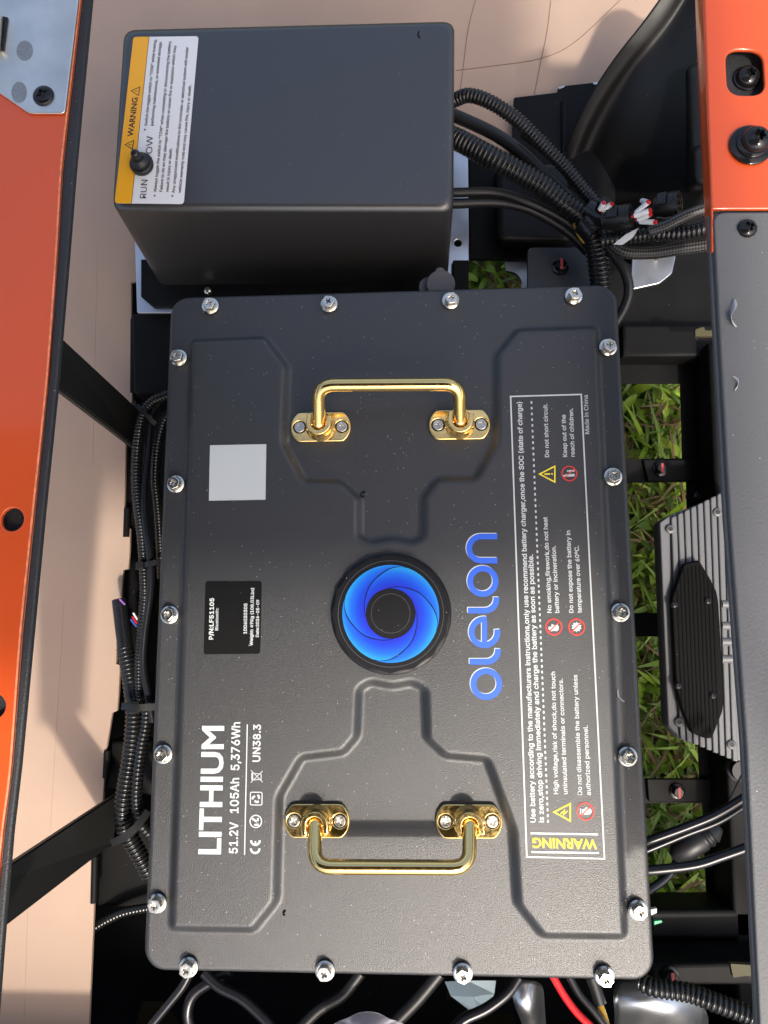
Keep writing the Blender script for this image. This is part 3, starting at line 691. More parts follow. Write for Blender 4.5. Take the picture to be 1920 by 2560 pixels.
def Q3(x, y): return D2(*q3(x, y), pz_)
text('WARNING', Q4(690, 1948), Q4(165, 1936), 76*.26557*dpm, pz_, M['yellow'], bat, .03, plain=True)
for a, b in [((150, 1898), (700, 1907)), ((158, 2050), (708, 2058))]: print_obj('rule', [strip('', [Q4(*a), Q4(*b)], 15*.26557*dpm, pz_, None)], M['white'], bat)
u4 = .26557*dpm; u3 = .2344*dpm
def poly(pts): return ([(*p, pz_) for p in pts], [tuple(range(len(pts)))])
print_obj('shock_symbol', [strip('', [Q4(342, 1725), Q4(474, 1657), Q4(474, 1798)], 11*u4, pz_, None, True), strip('', [Q4(395, 1740), Q4(425, 1712), Q4(420, 1745), Q4(450, 1715)], 9*u4, pz_, None)], M['yellow'], bat)
print_obj('hazard_symbol', [strip('', [Q3(402, 830), Q3(542, 758), Q3(542, 903)], 13*u3, pz_, None, True), strip('', [Q3(447, 830), Q3(498, 829)], 15*u3, pz_, None), disc(*Q3(516, 829), 7*u3, pz_, 10)], M['yellow'], bat)
def prohib(qf, c_, r, uu, white):
    o_ = print_obj('prohibition_symbol', [ring(*qf(*c_), r*uu, 11*uu, pz_+.0001), strip('', [(lambda p: p)(qf(c_[0]-r*.7, c_[1]+r*.7)), qf(c_[0]+r*.7, c_[1]-r*.7)], 9*uu, pz_+.0001, None)], M['redprint'], bat)
    print_obj('pictogram', white, M['white'], o_)
X4 = lambda pts: poly([Q4(*p) for p in pts])
prohib(Q4, (597, 1720), 64, u4, [X4([(552, 1695), (562, 1695), (562, 1745), (552, 1745)]), X4([(568, 1705), (610, 1690), (640, 1700), (650, 1720), (640, 1742), (600, 1748), (568, 1738)]), X4([(590, 1690), (612, 1682), (614, 1694)])])
prohib(Q4, (340, 220), 64, u4, [X4([(295, 235), (300, 215), (320, 220), (322, 195), (345, 205), (365, 195), (380, 215), (380, 240), (365, 255), (340, 250), (320, 256)])])
star = [Q4(525+(44 if k % 2 else 30)*math.cos(k*math.pi/10), 220+(44 if k % 2 else 30)*math.sin(k*math.pi/10)) for k in range(20)]
prohib(Q4, (525, 220), 64, u4, [poly(star)])
X3 = lambda pts: poly([Q3(*p) for p in pts])
prohib(Q3, (675, 825), 70, u3, [X3([(640, 832), (725, 828), (725, 850), (640, 856)]), disc(*Q3(628, 846), 10*u3, pz_, 12), X3([(672, 792), (722, 790), (722, 808), (672, 812)]), disc(*Q3(662, 802), 9*u3, pz_, 12)])

# ------------------------------------------------------------------ left seat rim
PZ = .12
lr = thing('seat_rim', 'orange painted steel seat rim with round holes and black edge trim', 'body panel', D(20, 1100, PZ-.03))
edge = [(179, -60), (146, 230), (131, 367), (120, 553), (101, 810), (71, 1101), (44, 1363), (22, 1655), (4, 1800), (-12, 1972), (-38, 2290)]
tr_o = [(198, -60), (170, 230), (157, 367), (142, 553), (120, 810), (90, 1101), (65, 1363), (37, 1655), (20, 1800), (5, 1972), (-20, 2290)]
outl = [D2(*p, PZ) for p in edge]+[D2(-150, 2290, PZ), D2(-150, -60, PZ)]
plate('painted_sheet', outl, M['orange'], lr, PZ-.0035, PZ, [circle(*D2(26, 1122, PZ), .0073, 36), circle(*D2(-14, 1526, PZ), .0073, 36)], .0008)
rp = [D(*p, PZ-.0004) for p in edge]; tube('bare_rim', rp, .0007, M['orange_rim'], lr, 8, .008)
plate('edge_trim', [D2(*p, PZ) for p in edge]+[D2(*p, PZ) for p in tr_o[::-1]], M['trim'], lr, PZ-.007, PZ-.0022, bevel=.0012)
tube('trim_lip', [D(*p, PZ-.004) for p in tr_o], .0012, M['trim'], lr, 8, .008)
plate('backing', [D2(*p, PZ-.008) for p in [(150, -60), (52, 1101), (-52, 2290), (-170, 2290), (-150, -60)]], M['trim'], lr, PZ-.012, PZ-.0075)
hz = PZ+.0005
hg = thing('hinge_plate', 'brushed steel hinge plate screwed to the orange rim', 'hinge', D(70, 120, hz))
plate('leaf', roundpoly([D2(*p, hz) for p in [(-80, -60), (180, -60), (143, 249), (66, 249), (-40, 176), (-80, 176)]], [.001, .001, .003, .003, .003, .001], 5), M['stainless'], hg, hz, hz+.0022, bevel=.0007)
hp = [D(-30, 30, hz+.004), D(8, 33, hz+.004), D(2, 108, hz+.004), D(-30, 104, hz+.004)]
plate('knuckle', roundpoly([(p.x, p.y) for p in hp], .002), M['stainless'], hg, hz+.003, hz+.010, bevel=.002)
plate('slit', [D2(2, 34, hz+.003), D2(17, 38, hz+.003), D2(8, 108, hz+.003), D2(-2, 106, hz+.003)], M['blackbolt'], hg, hz+.0024, hz+.0032)
M['smudge'] = mat('finger_smudge', (.36, .35, .33), .5, .9, var=(900, .2))
for p_, rx_, ry_ in (((160, 328), 18, 22), ((124, 598), 17, 23)):
    plate('finger_smudge', [D2(c1(*p_)[0]+rx_*math.cos(k*.2617), c1(*p_)[1]+ry_*math.sin(k*.2617), hz+.0023) for k in range(24)], M['smudge'], hg, hz+.00205, hz+.00225)
def star6(r1, r2, n=6, k=4, a0=0):
    return [((r2+(r1-r2)*(.5+.5*math.cos(n*2*math.pi*i/(n*8))))*math.cos(a0+2*math.pi*i/(n*8)), (r2+(r1-r2)*(.5+.5*math.cos(n*2*math.pi*i/(n*8))))*math.sin(a0+2*math.pi*i/(n*8))) for i in range(n*8)]
def cross(a, b): return [(a, b), (b, b), (b, a), (-b, a), (-b, b), (-a, b), (-a, -b), (-b, -b), (-b, -a), (b, -a), (b, -b), (a, -b)]
def dome(name, r, h, hole, m, parent, loc, rot=0, axis=None):
    """button head: domed ring around a star or cross recess"""
    n = len(hole); vs = []; fs = []
    hp_ = [Vector(p) for p in hole]
    NR = 9
    for i in range(NR+1):
        t = i/NR
        for p in hp_:
            R_ = p.normalized()*r; q = p*(1-t)+R_*t; d = q.length/r; vs.append((q.x, q.y, h*math.sqrt(max(0, 1-(d*.985)**2))*.9+h*.1*(1 if t < 1 else 0)))
    for p in hp_: vs.append((p.x*.94, p.y*.94, h*.35))
    for i in range(NR):
        for k in range(n): fs.append((i*n+k, (i+1)*n+k, (i+1)*n+(k+1) % n, i*n+(k+1) % n))
    o = (NR+1)*n
    for k in range(n): fs.append((k, (k+1) % n, o+(k+1) % n, o+k))
    fs.append(tuple(o+k for k in range(n)))
    b0 = NR*n; e = len(vs)
    for k in range(n): q = hp_[k].normalized()*r; vs.append((q.x, q.y, -.001))
    for k in range(n): fs.append((b0+k, e+k, e+(k+1) % n, b0+(k+1) % n))
    Rm = Matrix.Rotation(rot, 3, 'Z')
    if axis is not None: Rm = Vector(axis).normalized().to_track_quat('Z', 'Y').to_matrix() @ Rm
    vs = [Rm @ Vector(v) for v in vs]
    ob = mobj(name, vs, fs, m, parent, loc, autos=40)
    bm = bmesh.new(); bm.from_mesh(ob.data); bmesh.ops.recalc_face_normals(bm, faces=bm.faces); bm.to_mesh(ob.data); bm.free()
    return ob
dome('screw', .0073, .0028, star6(.0038, .0019, 4), M['blackbolt'], hg, D(94, 207, hz+.0024), .5)

# ------------------------------------------------------------------ right rim: orange corner and grey panel
RZ = .12
ro = thing('orange_corner_panel', 'bright orange painted corner panel with slotted hole and two black bolts', 'body panel', D(1600, 250, RZ-.03))
sl = roundpoly([D2(1567, 106, RZ), D2(1648, 108, RZ), D2(1654, 205, RZ), D2(1572, 205, RZ)], .0095, 8)
plate('painted_sheet', roundpoly([D2(1519, -60, RZ), D2(1800, -60, RZ), D2(1800, 452, RZ), D2(1537, 452, RZ)], .0015), M['orange'], ro, RZ-.003, RZ, [sl], .0012)
fl = [(1519, -60), (1527, 190), (1537, 450), (1538, 546)]; fo = [(1502, -60), (1511, 190), (1524, 450), (1530, 546)]
vs = []; fs = []
for (a, b) in zip(fl, fo):
    A = D(*a, RZ-.001); B = D(*b, RZ-.014); C_ = D(b[0]+6, b[1], RZ-.045)
    for k in range(7):
        t = k/6; q = (1-t)**2*A+2*t*(1-t)*Vector((B.x, B.y, A.z-.001))+t*t*B; vs.append(q)
    vs.append(C_)
nn = 8
for i in range(3):
    for k in range(nn-1): fs.append((i*nn+k, i*nn+k+1, (i+1)*nn+k+1, (i+1)*nn+k))
o = mobj('flange', vs, fs, M['orange'], ro, autos=50); sm = o.modifiers.new('s', 'SOLIDIFY'); sm.thickness = .0015; sm.offset = 0
plate('inner_plate', [D2(1545, 60, RZ-.012), D2(1720, 60, RZ-.012), D2(1720, 250, RZ-.012), D2(1545, 250, RZ-.012)], M['trim'], ro, RZ-.014, RZ-.010)
b1 = lathe('slot_bolt', [(.0084, 0), (.0087, .0006), (.0087, .0015), (.0080, .0018)], M['blackbolt'], ro, D(1612, 172, RZ-.010), 32)
dome('bolt_head', .0076, .0056, star6(.0037, .0025), M['blackbolt'], b1, None, .3).location = (0, 0, .0018)
b2 = lathe('washer_bolt', [(.0130, 0), (.0134, .0005), (.0134, .0018), (.0128, .0022)], M['blackbolt'], ro, D(1621, 316, RZ+.0002), 36)
lathe('bolt_shoulder', [(.0098, .002), (.0098, .0036), (.0088, .0042)], M['blackbolt'], b2, None, 28).location = (0, 0, 0)
dome('bolt_head', .0088, .0068, star6(.0042, .0028), M['blackbolt'], b2, None, .8).location = (.0015, .001, .004)
gpn = thing('grey_side_panel', 'dark grey grained plastic panel along the battery bay with scattered shavings', 'panel', D(1620, 1300, RZ-.03))
gl = [(1541, 458), (1553, 691), (1577, 1121), (1613, 1607), (1646, 2290)]
go = [(1529, 466), (1541, 691), (1565, 1121), (1602, 1607), (1637, 2290)]
plate('panel_sheet', roundpoly([D2(*p, RZ+.001) for p in gl]+[D2(1850, 2290, RZ), D2(1850, 458, RZ)], [.008, 0, 0, 0, 0, 0, 0], 6), M['panel'], gpn, RZ-.003, RZ+.001, bevel=.0012)
plate('panel_edge', [D2(*p, RZ-.003) for p in go]+[D2(p[0]+10, p[1], RZ-.003) for p in gl[::-1]], M['panel'], gpn, RZ-.007, RZ-.0028, bevel=.001)
dome('panel_screw', .0060, .0036, cross(.0031, .0011), M['blackbolt'], gpn, D(1614, 494, RZ+.0012), .4)
def shaving(pts, wd, label, z, mt='shaving'):
    P_ = [D(*p[:2], z)+Vector((0, 0, p[2]*.001)) for p in pts]; path, _ = resample(catmull(P_, .0005), .0007); vs = []; fs = []
    for i, p in enumerate(path):
        t = (path[min(i+1, len(path)-1)]-path[max(0, i-1)]).normalized(); n_ = Vector((-t.y, t.x, 0)); a = i/len(path)*3; s_ = wd*(.25+math.sin(math.pi*min(1, (i+1)/(len(path)+1)))*.75)
        q = n_*math.cos(a)*s_+Vector((0, 0, abs(math.sin(a))*s_)); vs += [p-q*.5+Vector((0, 0, .0002)), p+q*.5+Vector((0, 0, .0004))]
    for i in range(len(path)-1): fs.append((2*i, 2*i+1, 2*i+3, 2*i+2))
    o = mobj('plastic_shaving', vs, fs, M[mt], smooth=True); m_ = o.modifiers.new('s', 'SOLIDIFY'); m_.thickness = .0003
    tag(o, label, 'shaving', 'shavings left from drilling'); return o
s1 = MAP(1279, 605, .2344); 
shaving([(*s1(1308, 180), 0), (*s1(1300, 240), 1.5), (*s1(1270, 340), 2), (*s1(1290, 390), 1), (*s1(1330, 435), 0)], .0040, 'long twisted grey shaving on the grained panel', RZ+.001)
shaving([(*s1(1290, 885), 0), (*s1(1330, 920), .6), (*s1(1340, 975), .6), (*s1(1315, 1020), 0)], .0016, 'small curled grey shaving on the grained panel', RZ+.001)
s2 = MAP(1279, 1037, .2735)
shaving([(*s2(200, 1650), 0), (*s2(205, 1705), .6), (*s2(255, 1750), 0)], .0018, 'pale curled shaving on the lid edge beside the long warning panel', .0002)
shaving([(906, 68, 0), (903, 75, .6), (908, 82, 0)], .0012, 'tiny dark crumb on the controller cover top', BT, 'frame')
shaving([(789, 1062, 0), (780, 1068, .6), (786, 1074, 0)], .0026, 'tiny dark flake on the lid between handle and emblem', .0002, 'frame')
shaving([(617, 1966, 0), (612, 1972, .4), (616, 1977, 0)], .0022, 'tiny dark flake on the lid below the lower handle', .0002, 'frame')

# ------------------------------------------------------------------ marked frame bolts
def frame_bolt(p, zz, label, r=.0052):
    P_ = D(*p, zz); t = thing('frame_bolt', label, 'bolt', P_, 'frame bolts with a red paint mark')
    lathe('flange', [(r*1.5, 0), (r*1.55, .0006), (r*1.5, .0014), (r*1.2, .002)], M['blackbolt'], t, P_, 24)
    hd = plate('hex_head', roundpoly(circle(P_.x, P_.y, r*1.12, 6, .2), .0008, 2), M['blackbolt'], t, zz+.0018, zz+.0078, bevel=.001)
    mk = plate('paint_mark', [(P_.x-.0014, P_.y-r*1.0), (P_.x+.0012, P_.y-r*1.02), (P_.x+.0016, P_.y+r*.95), (P_.x-.001, P_.y+r*1.0)], M['redmark'], t, zz+.0079, zz+.0082)
frame_bolt((1426, 1014), TZ+.005, 'red marked black bolt on the strap between the two upper grass openings')
frame_bolt((1513, 1075), TZ+.0, 'red marked black bolt just behind the finned aluminium housing')
frame_bolt((1462, 1709), TZ+.005, 'red marked black bolt on the strap below the finned aluminium housing')
frame_bolt((1447, 2106), TZ+.09, 'red marked black bolt beside the thick corrugated conduit at the frame corner')

# ------------------------------------------------------------------ finned aluminium housing
AZ = -.15
au = thing('finned_housing', 'grey cast aluminium housing with cooling fins and glossy black cover', 'heat sink', D(1520, 1350, AZ-.06))
def A(x, y, z=AZ): return D2(*s2(x, y), z)
bodyp = [(535, 330), (620, 272), (800, 205), (1040, 110), (1220, 110), (1330, 2240), (1150, 2225), (900, 2115), (700, 2055), (603, 1950)]
plate('body', roundpoly([A(*p) for p in bodyp], .003), M['alu'], au, AZ-.022, AZ-.0045, bevel=.002)
plate('side_flange', roundpoly([A(537, 332), A(618, 277), A(622, 700), A(648, 1500), A(690, 2040), A(604, 1946)], .002), M['alu'], au, AZ-.0043, AZ-.001, bevel=.0012)
for k in range(9):
    x0 = 632+k*52; yt = 290-k*26; yb = 2050+k*22
    pts = [(x0-8, yt+14), (x0+2, yt), (x0+34, yt-10), (x0+38, yt+10), (x0+38+70, yb-14), (x0+30+70, yb), (x0-4+70, yb-8)]
    plate('fin', [A(x, y) for x, y in pts], M['alu'], au, AZ-.0042, AZ, bevel=.0012)
for p in [(618, 388), (990, 255), (688, 1912), (1102, 2090)]:
    q = D(*s2(*p), AZ+.0005); b_ = lathe('screw_boss', [(.0042, -.004), (.0042, .0005), (.0036, .0012)], M['alu'], au, q, 20)
    lathe('socket', [(.0021, .0012), (.0021, .0014)], M['recess'], b_, None, 12); b_.children[0].location = (0, 0, 0)
cz0 = AZ+.001; cz1 = AZ+.008
cov = [(722, 662), (770, 646), (845, 630), (930, 770), (985, 880), (1000, 960), (1046, 1720), (1032, 1830), (948, 2042), (890, 2040), (785, 1995), (705, 1800), (660, 1640), (626, 940), (642, 890)]
cp = roundpoly([A(*p, cz1) for p in cov], .002)
cv = plate('black_cover', cp, M['blackglossy'], au, cz0, cz1, bevel=.0015)
cc = Vector(A(840, 1330, cz1))
inn = [tuple(cc+(Vector(p)-cc)*Vector((.84, .93))) if False else tuple(((p[0]-cc.x)*.85+cc.x, (p[1]-cc.y)*.93+cc.y)) for p in cp]
strp = strip('', inn, .0014, 0, None, True)
def yspan(xa, slope):
    """where a slanted line crosses the cover outline"""
    ys = []
    for k in range(len(cov)):
        (x0_, y0_), (x1_, y1_) = cov[k-1], cov[k]; g0 = x0_-slope*(y0_-1330)-xa; g1 = x1_-slope*(y1_-1330)-xa
        if g0*g1 < 0: t_k = g0/(g0-g1); ys.append(y0_+(y1_-y0_)*t_k)
    return min(ys), max(ys)
for k in range(10):
    xm = 690+k*31; slp = .04; ya, yb = yspan(xm, slp); ya += 45; yb -= 45
    a, b = A(xm+slp*(ya-1330), ya, cz1), A(xm+slp*(yb-1330), yb, cz1)
    tube('ridge', [Vector((*a, cz1-.0002)), Vector(((a[0]+b[0])/2, (a[1]+b[1])/2, cz1-.0002)), Vector((*b, cz1-.0002))], .0007, M['blackglossy'], cv, 8, .02)
for p in [(648, 985), (912, 955), (678, 1625), (952, 1702)]:
    q = D(*s2(*p), cz1); dome('cover_screw', .0034, .0022, star6(.0017, .0011), M['blackbolt'], cv, q, .3)
for yy in (980, 1150, 1275, 1412): 
    q0, q1 = D(*s2(1020, yy), AZ-.002), D(*s2(1100, yy), AZ-.002); tube('pipe_stub', [q0, (q0+q1)/2, q1], .0042, M['alu'], au, 14)
lathe('cable_gland', [(.011, 0), (.011, .006), (.009, .007), (.009, .014)], M['cable_shiny'], au, D(1590, 1660, AZ-.04), 24)

# ------------------------------------------------------------------ wiring
def cable(pts, zs, r, m, label, name='cable', group=None, corr=False, cat='cable', pitch=.0034, depth=.16):
    if not isinstance(zs, (list, tuple)): zs = [zs]*len(pts)
    else: zs = np.interp(np.linspace(0, 1, len(pts)), np.linspace(0, 1, len(zs)), zs)
    P_ = [D(*p, zq) for p, zq in zip(pts, zs)]
    o = corrugated(name, P_, r, M[m], pitch=pitch, depth=depth) if corr else tube(name, P_, r, M[m])
    return tag(o, label, cat, group)
def braided(pts, zs, r, label):
    if not isinstance(zs, (list, tuple)): zs = [zs]*len(pts)
    zs = np.interp(np.linspace(0, 1, len(pts)), np.linspace(0, 1, len(zs)), zs)
    path, L = resample(catmull([D(*p, zq) for p, zq in zip(pts, zs)]), .002); segs = 24; vs, fs = sweep(path, r, segs)
    o = mobj('braided_sleeve', vs, fs, M['braid'], smooth=True); me = o.data
    at = me.attributes.new('wrap', 'FLOAT_VECTOR', 'CORNER'); vals = []
    for pl in me.polygons:
        for li in pl.loop_indices:
            vi = me.loops[li].vertex_index; i, k = divmod(vi, segs); a = k
            if len(pl.vertices) == 4 and k == 0 and any(me.loops[q].vertex_index % segs == segs-1 for q in pl.loop_indices): a = segs
            uu_ = a/segs*22; vv_ = i*.002/.0011; vals += [(uu_+vv_)*.5+.01, (uu_-vv_)*.5+.01, .5]
    at.data.foreach_set('vector', vals); return tag(o, label, 'sleeve', 'braided sleeves')
CC = 'corrugated_conduit'
g1 = 'wiring out of the controller box'
cable([(960, 225), (985, 215), (1014, 206), (1060, 221), (1110, 254), (1151, 292), (1193, 333), (1226, 367), (1260, 408), (1285, 438), (1300, 470)], [-.05, -.03, -.04, -.05, -.05], .0063, 'conduit', 'corrugated conduit arching from the top corner of the controller cover', CC, corr=True, cat='conduit')
cable([(960, 290), (985, 300), (1018, 317), (1072, 346), (1126, 375), (1176, 404), (1218, 438), (1256, 467), (1277, 503), (1289, 550), (1297, 617), (1298, 690)], [-.05, -.035, -.045, -.06, -.085], .0095, 'conduit', 'thickest corrugated conduit from the controller cover down behind the battery', CC, corr=True, cat='conduit', pitch=.0042)
cable([(960, 416), (985, 416), (1072, 416), (1135, 435), (1201, 465), (1245, 495), (1290, 530)], [-.06, -.06, -.075], .0042, 'cable', 'upper of two smooth black cables leaving the controller cover', group=g1)
cable([(960, 440), (985, 440), (1072, 438), (1135, 449), (1190, 476), (1235, 507), (1270, 545)], [-.065, -.068, -.085], .0045, 'cable', 'lower of two smooth black cables leaving the controller cover', group=g1)
cable([(970, 245), (1010, 262), (1072, 292), (1126, 330), (1170, 372), (1215, 415), (1250, 448)], [-.09, -.09], .006, 'cable', 'smooth black cable between the two arching corrugated conduits', group=g1)
cable([(1130, 290), (1200, 345), (1262, 410), (1300, 455)], [-.08, -.06], .0035, 'cable', 'thin black cable behind the upper arching conduit', group=g1)
cable([(1300, 520), (1355, 512), (1405, 506), (1468, 504), (1535, 492), (1600, 480)], [-.045, -.03, -.01], .0058, 'conduit', 'corrugated conduit running from the connectors under the orange panel', CC, corr=True, cat='conduit', pitch=.0038)
braided([(1400, 500), (1439, 487), (1480, 467), (1535, 448), (1600, 430)], [-.02, 0], .0046, 'braided sleeve above the corrugated conduit by the connectors')
braided([(1300, 480), (1312, 510), (1343, 542), (1405, 546), (1468, 537), (1535, 527), (1600, 510)], [-.05, -.045, -.02], .0054, 'braided sleeve looping below the corrugated conduit by the connectors')
cable([(1300, 520), (1326, 550), (1352, 592), (1358, 637), (1339, 683), (1310, 720)], [-.06, -.07, -.09], .0044, 'cable', 'smooth black cable bending round the battery corner', group=g1)
cable([(1240, 480), (1247, 505), (1262, 525)], [-.055, -.06], .0012, 'yellow_wire', 'thin yellow green wire under the tape of the thick conduit', group=g1)
tp = cable([(1262, 478), (1275, 492), (1286, 506)], [-.052, -.053], .0112, 'tape', 'black tape wound round the conduit junction', 'tape_wrap', cat='tape')
cable([(1272, 452), (1300, 466), (1322, 472)], [-.045, -.038], .0085, 'tape', 'black tape wound where the upper conduit meets the connector', 'tape_wrap', cat='tape')
# connectors
c3 = MAP(968, 0, .4167)
def connector(pos, zz, axis_to, r, L, label, cells):
    P_ = D(*c3(*pos), zz); ax = (D(*c3(*axis_to), zz+.006)-P_).normalized()
    t = thing('wire_connector', label, 'connector', P_)
    q = ax.to_track_quat('Z', 'Y')
    def put(o): o.rotation_mode = 'QUATERNION'; o.rotation_quaternion = q; return o
    put(lathe('housing', [(r*.8, -L), (r*.86, -L*.8), (r, -L*.6), (r, 0), (r*.93, .0004)], M['clip'], t, P_, 28))
    put(plate('latch', roundpoly([(-r*.6, -r*1.28), (r*.6, -r*1.28), (r*.6, -r*.9), (-r*.6, -r*.9)], .001), M['clip'], t, -L*.7, -L*.1, bevel=.0006, loc=P_))
    put(plate('latch', roundpoly([(-r*.5, r*.9), (r*.5, r*.9), (r*.5, r*1.25), (-r*.5, r*1.25)], .001), M['clip'], t, -L*.75, -L*.3, bevel=.0006, loc=P_))
    cs = [(0, 0)]+[(r*.55*math.cos(k*math.pi/3), r*.55*math.sin(k*math.pi/3)) for k in range(6)]
    put(plate('face_grid', circle(0, 0, r*.95, 32), M['clip'], t, .0003, .003, [circle(x, y, r*.21, 14) for x, y in cs], loc=P_))
    return P_, ax
P1, ax1 = connector((930, 1120), -.02, (1010, 1105), .0098, .020, 'black round connector with white sleeved wires plugged in beside the conduits', 7)
P2, ax2 = connector((1180, 1055), -.015, (1250, 1040), .0100, .016, 'black round connector with open empty cells near the orange panel', 7)
plate_pts = None
def sleeve(a, b, z0, z1, label):
    A_, B_ = D(*c3(*a), z0), D(*c3(*b), z1); t = thing('sleeved_wire', label, 'wire', A_, 'white sleeved wires in the connector'); d = B_-A_
    tube('white_sleeve', [A_+d*.12, A_+d*.5, A_+d*.9], .0021, M['white_wire'], t, 12, .002)
    tube('red_tip', [A_+d*.88, A_+d*.95, A_+d*1.06], .0017, M['red'], t, 10, .001)
    tube('conductor', [A_-d*.05, A_+d*.1, A_+d*.2], .0011, M['blue_wire'] if 'lowest' in label else M['red'], t, 10, .001)
sleeve((965, 1112), (1040, 1045), -.012, -.002, 'white sleeved wire with red tip, topmost of those in the round connector')
sleeve((955, 1122), (1050, 1090), -.012, -.004, 'white sleeved wire with red tip, second of those in the round connector')
sleeve((975, 1140), (1050, 1112), -.014, -.006, 'white sleeved wire with red tip, third of those in the round connector')
sleeve((985, 1148), (1075, 1152), -.016, -.008, 'white sleeved wire with red tip, lowest of those in the round connector')
sleeve((1000, 1040), (1040, 1050), -.018, -.01, 'short white sleeved wire behind the round connector')
sleeve((795, 1095), (850, 1055), -.02, -.012, 'short white sleeved wire beside the small clip')
sleeve((785, 1090), (808, 1050), -.02, -.012, 'white sleeved wire end against the small clip')
pk = [D2(*c3(*p), -.02) for p in [(775, 1040), (815, 1015), (865, 1055), (830, 1095)]]
sc = plate('small_clip', roundpoly(pk, .0015), M['clip'], None, -.034, -.020, bevel=.001); tag(sc, 'small black plastic clip at the end of the upper conduit', 'clip')
pk = [D2(*c3(*p), -.026) for p in [(858, 1266), (920, 1215), (990, 1180), (960, 1228), (905, 1268)]]
sc = plate('paper_tag', pk, M['paper'], None, -.0265, -.026); tag(sc, 'white paper tag below the round connector', 'tag')
# left harness
g2 = 'wiring along the left of the battery'
cable([(375, 850), (356, 856), (330, 868), (308, 898), (298, 955), (294, 1020), (297, 1080), (306, 1150), (311, 1217), (313, 1290), (306, 1363), (300, 1450), (302, 1520)], [-.08, -.08, -.09, -.10], .0047, 'conduit', 'thin corrugated conduit curling out beside the upper lid edge', CC, corr=True, cat='conduit', pitch=.003)
cable([(345, 868), (330, 890), (323, 930), (319, 985), (312, 1060), (314, 1130), (324, 1202), (325, 1275), (313, 1363), (309, 1435), (321, 1508), (330, 1560)], [-.085, -.085, -.095], .0033, 'cable_shiny', 'smooth shiny cable beside the battery, next to the thin conduit', group=g2)
cable([(380, 880), (356, 906), (342, 955), (337, 1000), (336, 1043), (341, 1090), (346, 1160), (350, 1250)], [-.09, -.1], .0044, 'conduit', 'short corrugated conduit tucked right under the left lid edge', CC, corr=True, cat='conduit', pitch=.003)
cable([(258, 1296), (262, 1330), (266, 1363), (274, 1421), (284, 1480), (289, 1516)], [-.11, -.1], .0068, 'tape', 'taped black loom along the frame rail', 'wire_loom', cat='loom')
cable([(270, 1400), (278, 1440), (287, 1500), (290, 1530), (288, 1580), (281, 1640), (273, 1690), (266, 1740), (267, 1780), (282, 1812), (302, 1848), (325, 1892)], [-.105, -.1, -.1, -.11], .0076, 'conduit', 'thick corrugated conduit beside the lower left lid edge', CC, corr=True, cat='conduit', pitch=.0038)
cable([(318, 1520), (314, 1570), (306, 1607), (297, 1680), (295, 1735), (306, 1780), (335, 1812)], [-.1, -.095, -.1], .0052, 'conduit', 'thinner corrugated conduit between lid edge and thick lower conduit', CC, corr=True, cat='conduit', pitch=.0036)
cable([(280, 1520), (276, 1400), (290, 1440), (322, 1540)], [-.14, -.14], .004, 'cable', 'dark cable underneath the left loom', group=g2)
cable([(196, 2008), (230, 1988), (265, 1972), (310, 1962), (340, 1958)], [-.16, -.15], .0042, 'conduit', 'dim corrugated conduit crossing the lower left frame', CC, corr=True, cat='conduit')
for pts, m_, lb in [([(259, 1294), (264, 1300), (270, 1306)], 'violet', 'thin violet wire emerging from the taped loom'), ([(288, 1324), (294, 1334), (304, 1346)], 'white_wire', 'thin white wire at the mouth of the taped loom'), ([(286, 1332), (292, 1342), (300, 1350)], 'red', 'thin red wire at the mouth of the taped loom'), ([(283, 1338), (289, 1346), (296, 1354)], 'blue_wire', 'thin blue wire at the mouth of the taped loom')]:
    cable(pts, -.095, .0009, m_, lb, 'thin_wire', cat='wire')
def tie(pts, wd, zq, label, headp):
    P_ = [D(*p, zq) for p in pts]; t = thing('cable_tie', label, 'cable tie', P_[0], 'cable ties')
    path, _ = resample(catmull(P_), .003); vs = []; fs = []
    for i, p in enumerate(path):
        tt = (path[min(i+1, len(path)-1)]-path[max(0, i-1)]).normalized(); n_ = Vector((-tt.y, tt.x, 0)).normalized(); zb_ = math.sin(math.pi*i/(len(path)-1))*.004
        vs += [p-n_*wd/2+Vector((0, 0, zb_)), p+n_*wd/2+Vector((0, 0, zb_)), p+n_*wd/2+Vector((0, 0, zb_-.0012)), p-n_*wd/2+Vector((0, 0, zb_-.0012))]
    for i in range(len(path)-1):
        for k in range(4): fs.append((4*i+k, 4*i+(k+1) % 4, 4*i+4+(k+1) % 4, 4*i+4+k))
    mobj('strap', vs, fs, M['clip'], t, autos=40)
    plate('head', roundpoly([D2(*p, zq+.003) for p in headp], .0006), M['clip'], t, zq-.003, zq+.003, bevel=.0006)
tie([(306, 1222), (325, 1219), (350, 1213)], .0048, -.083, 'cable tie round the thin conduit and the smooth cable', [(293, 1214), (309, 1212), (310, 1229), (292, 1231)])
tie([(262, 1525), (295, 1528), (335, 1527)], .006, -.082, 'wide cable tie clamping the left loom to the frame', [(279, 1516), (300, 1516), (300, 1541), (279, 1541)])
tie([(240, 1822), (272, 1806), (300, 1782), (320, 1752)], .0062, -.082, 'shiny cable tie running diagonally over the lower conduits', [(276, 1796), (292, 1783), (300, 1791), (284, 1806)])
tie([(287, 870), (305, 885), (335, 915)], .004, -.075, 'cable tie strap hooked over the top of the left conduits', [(284, 864), (294, 866), (294, 874), (284, 874)])
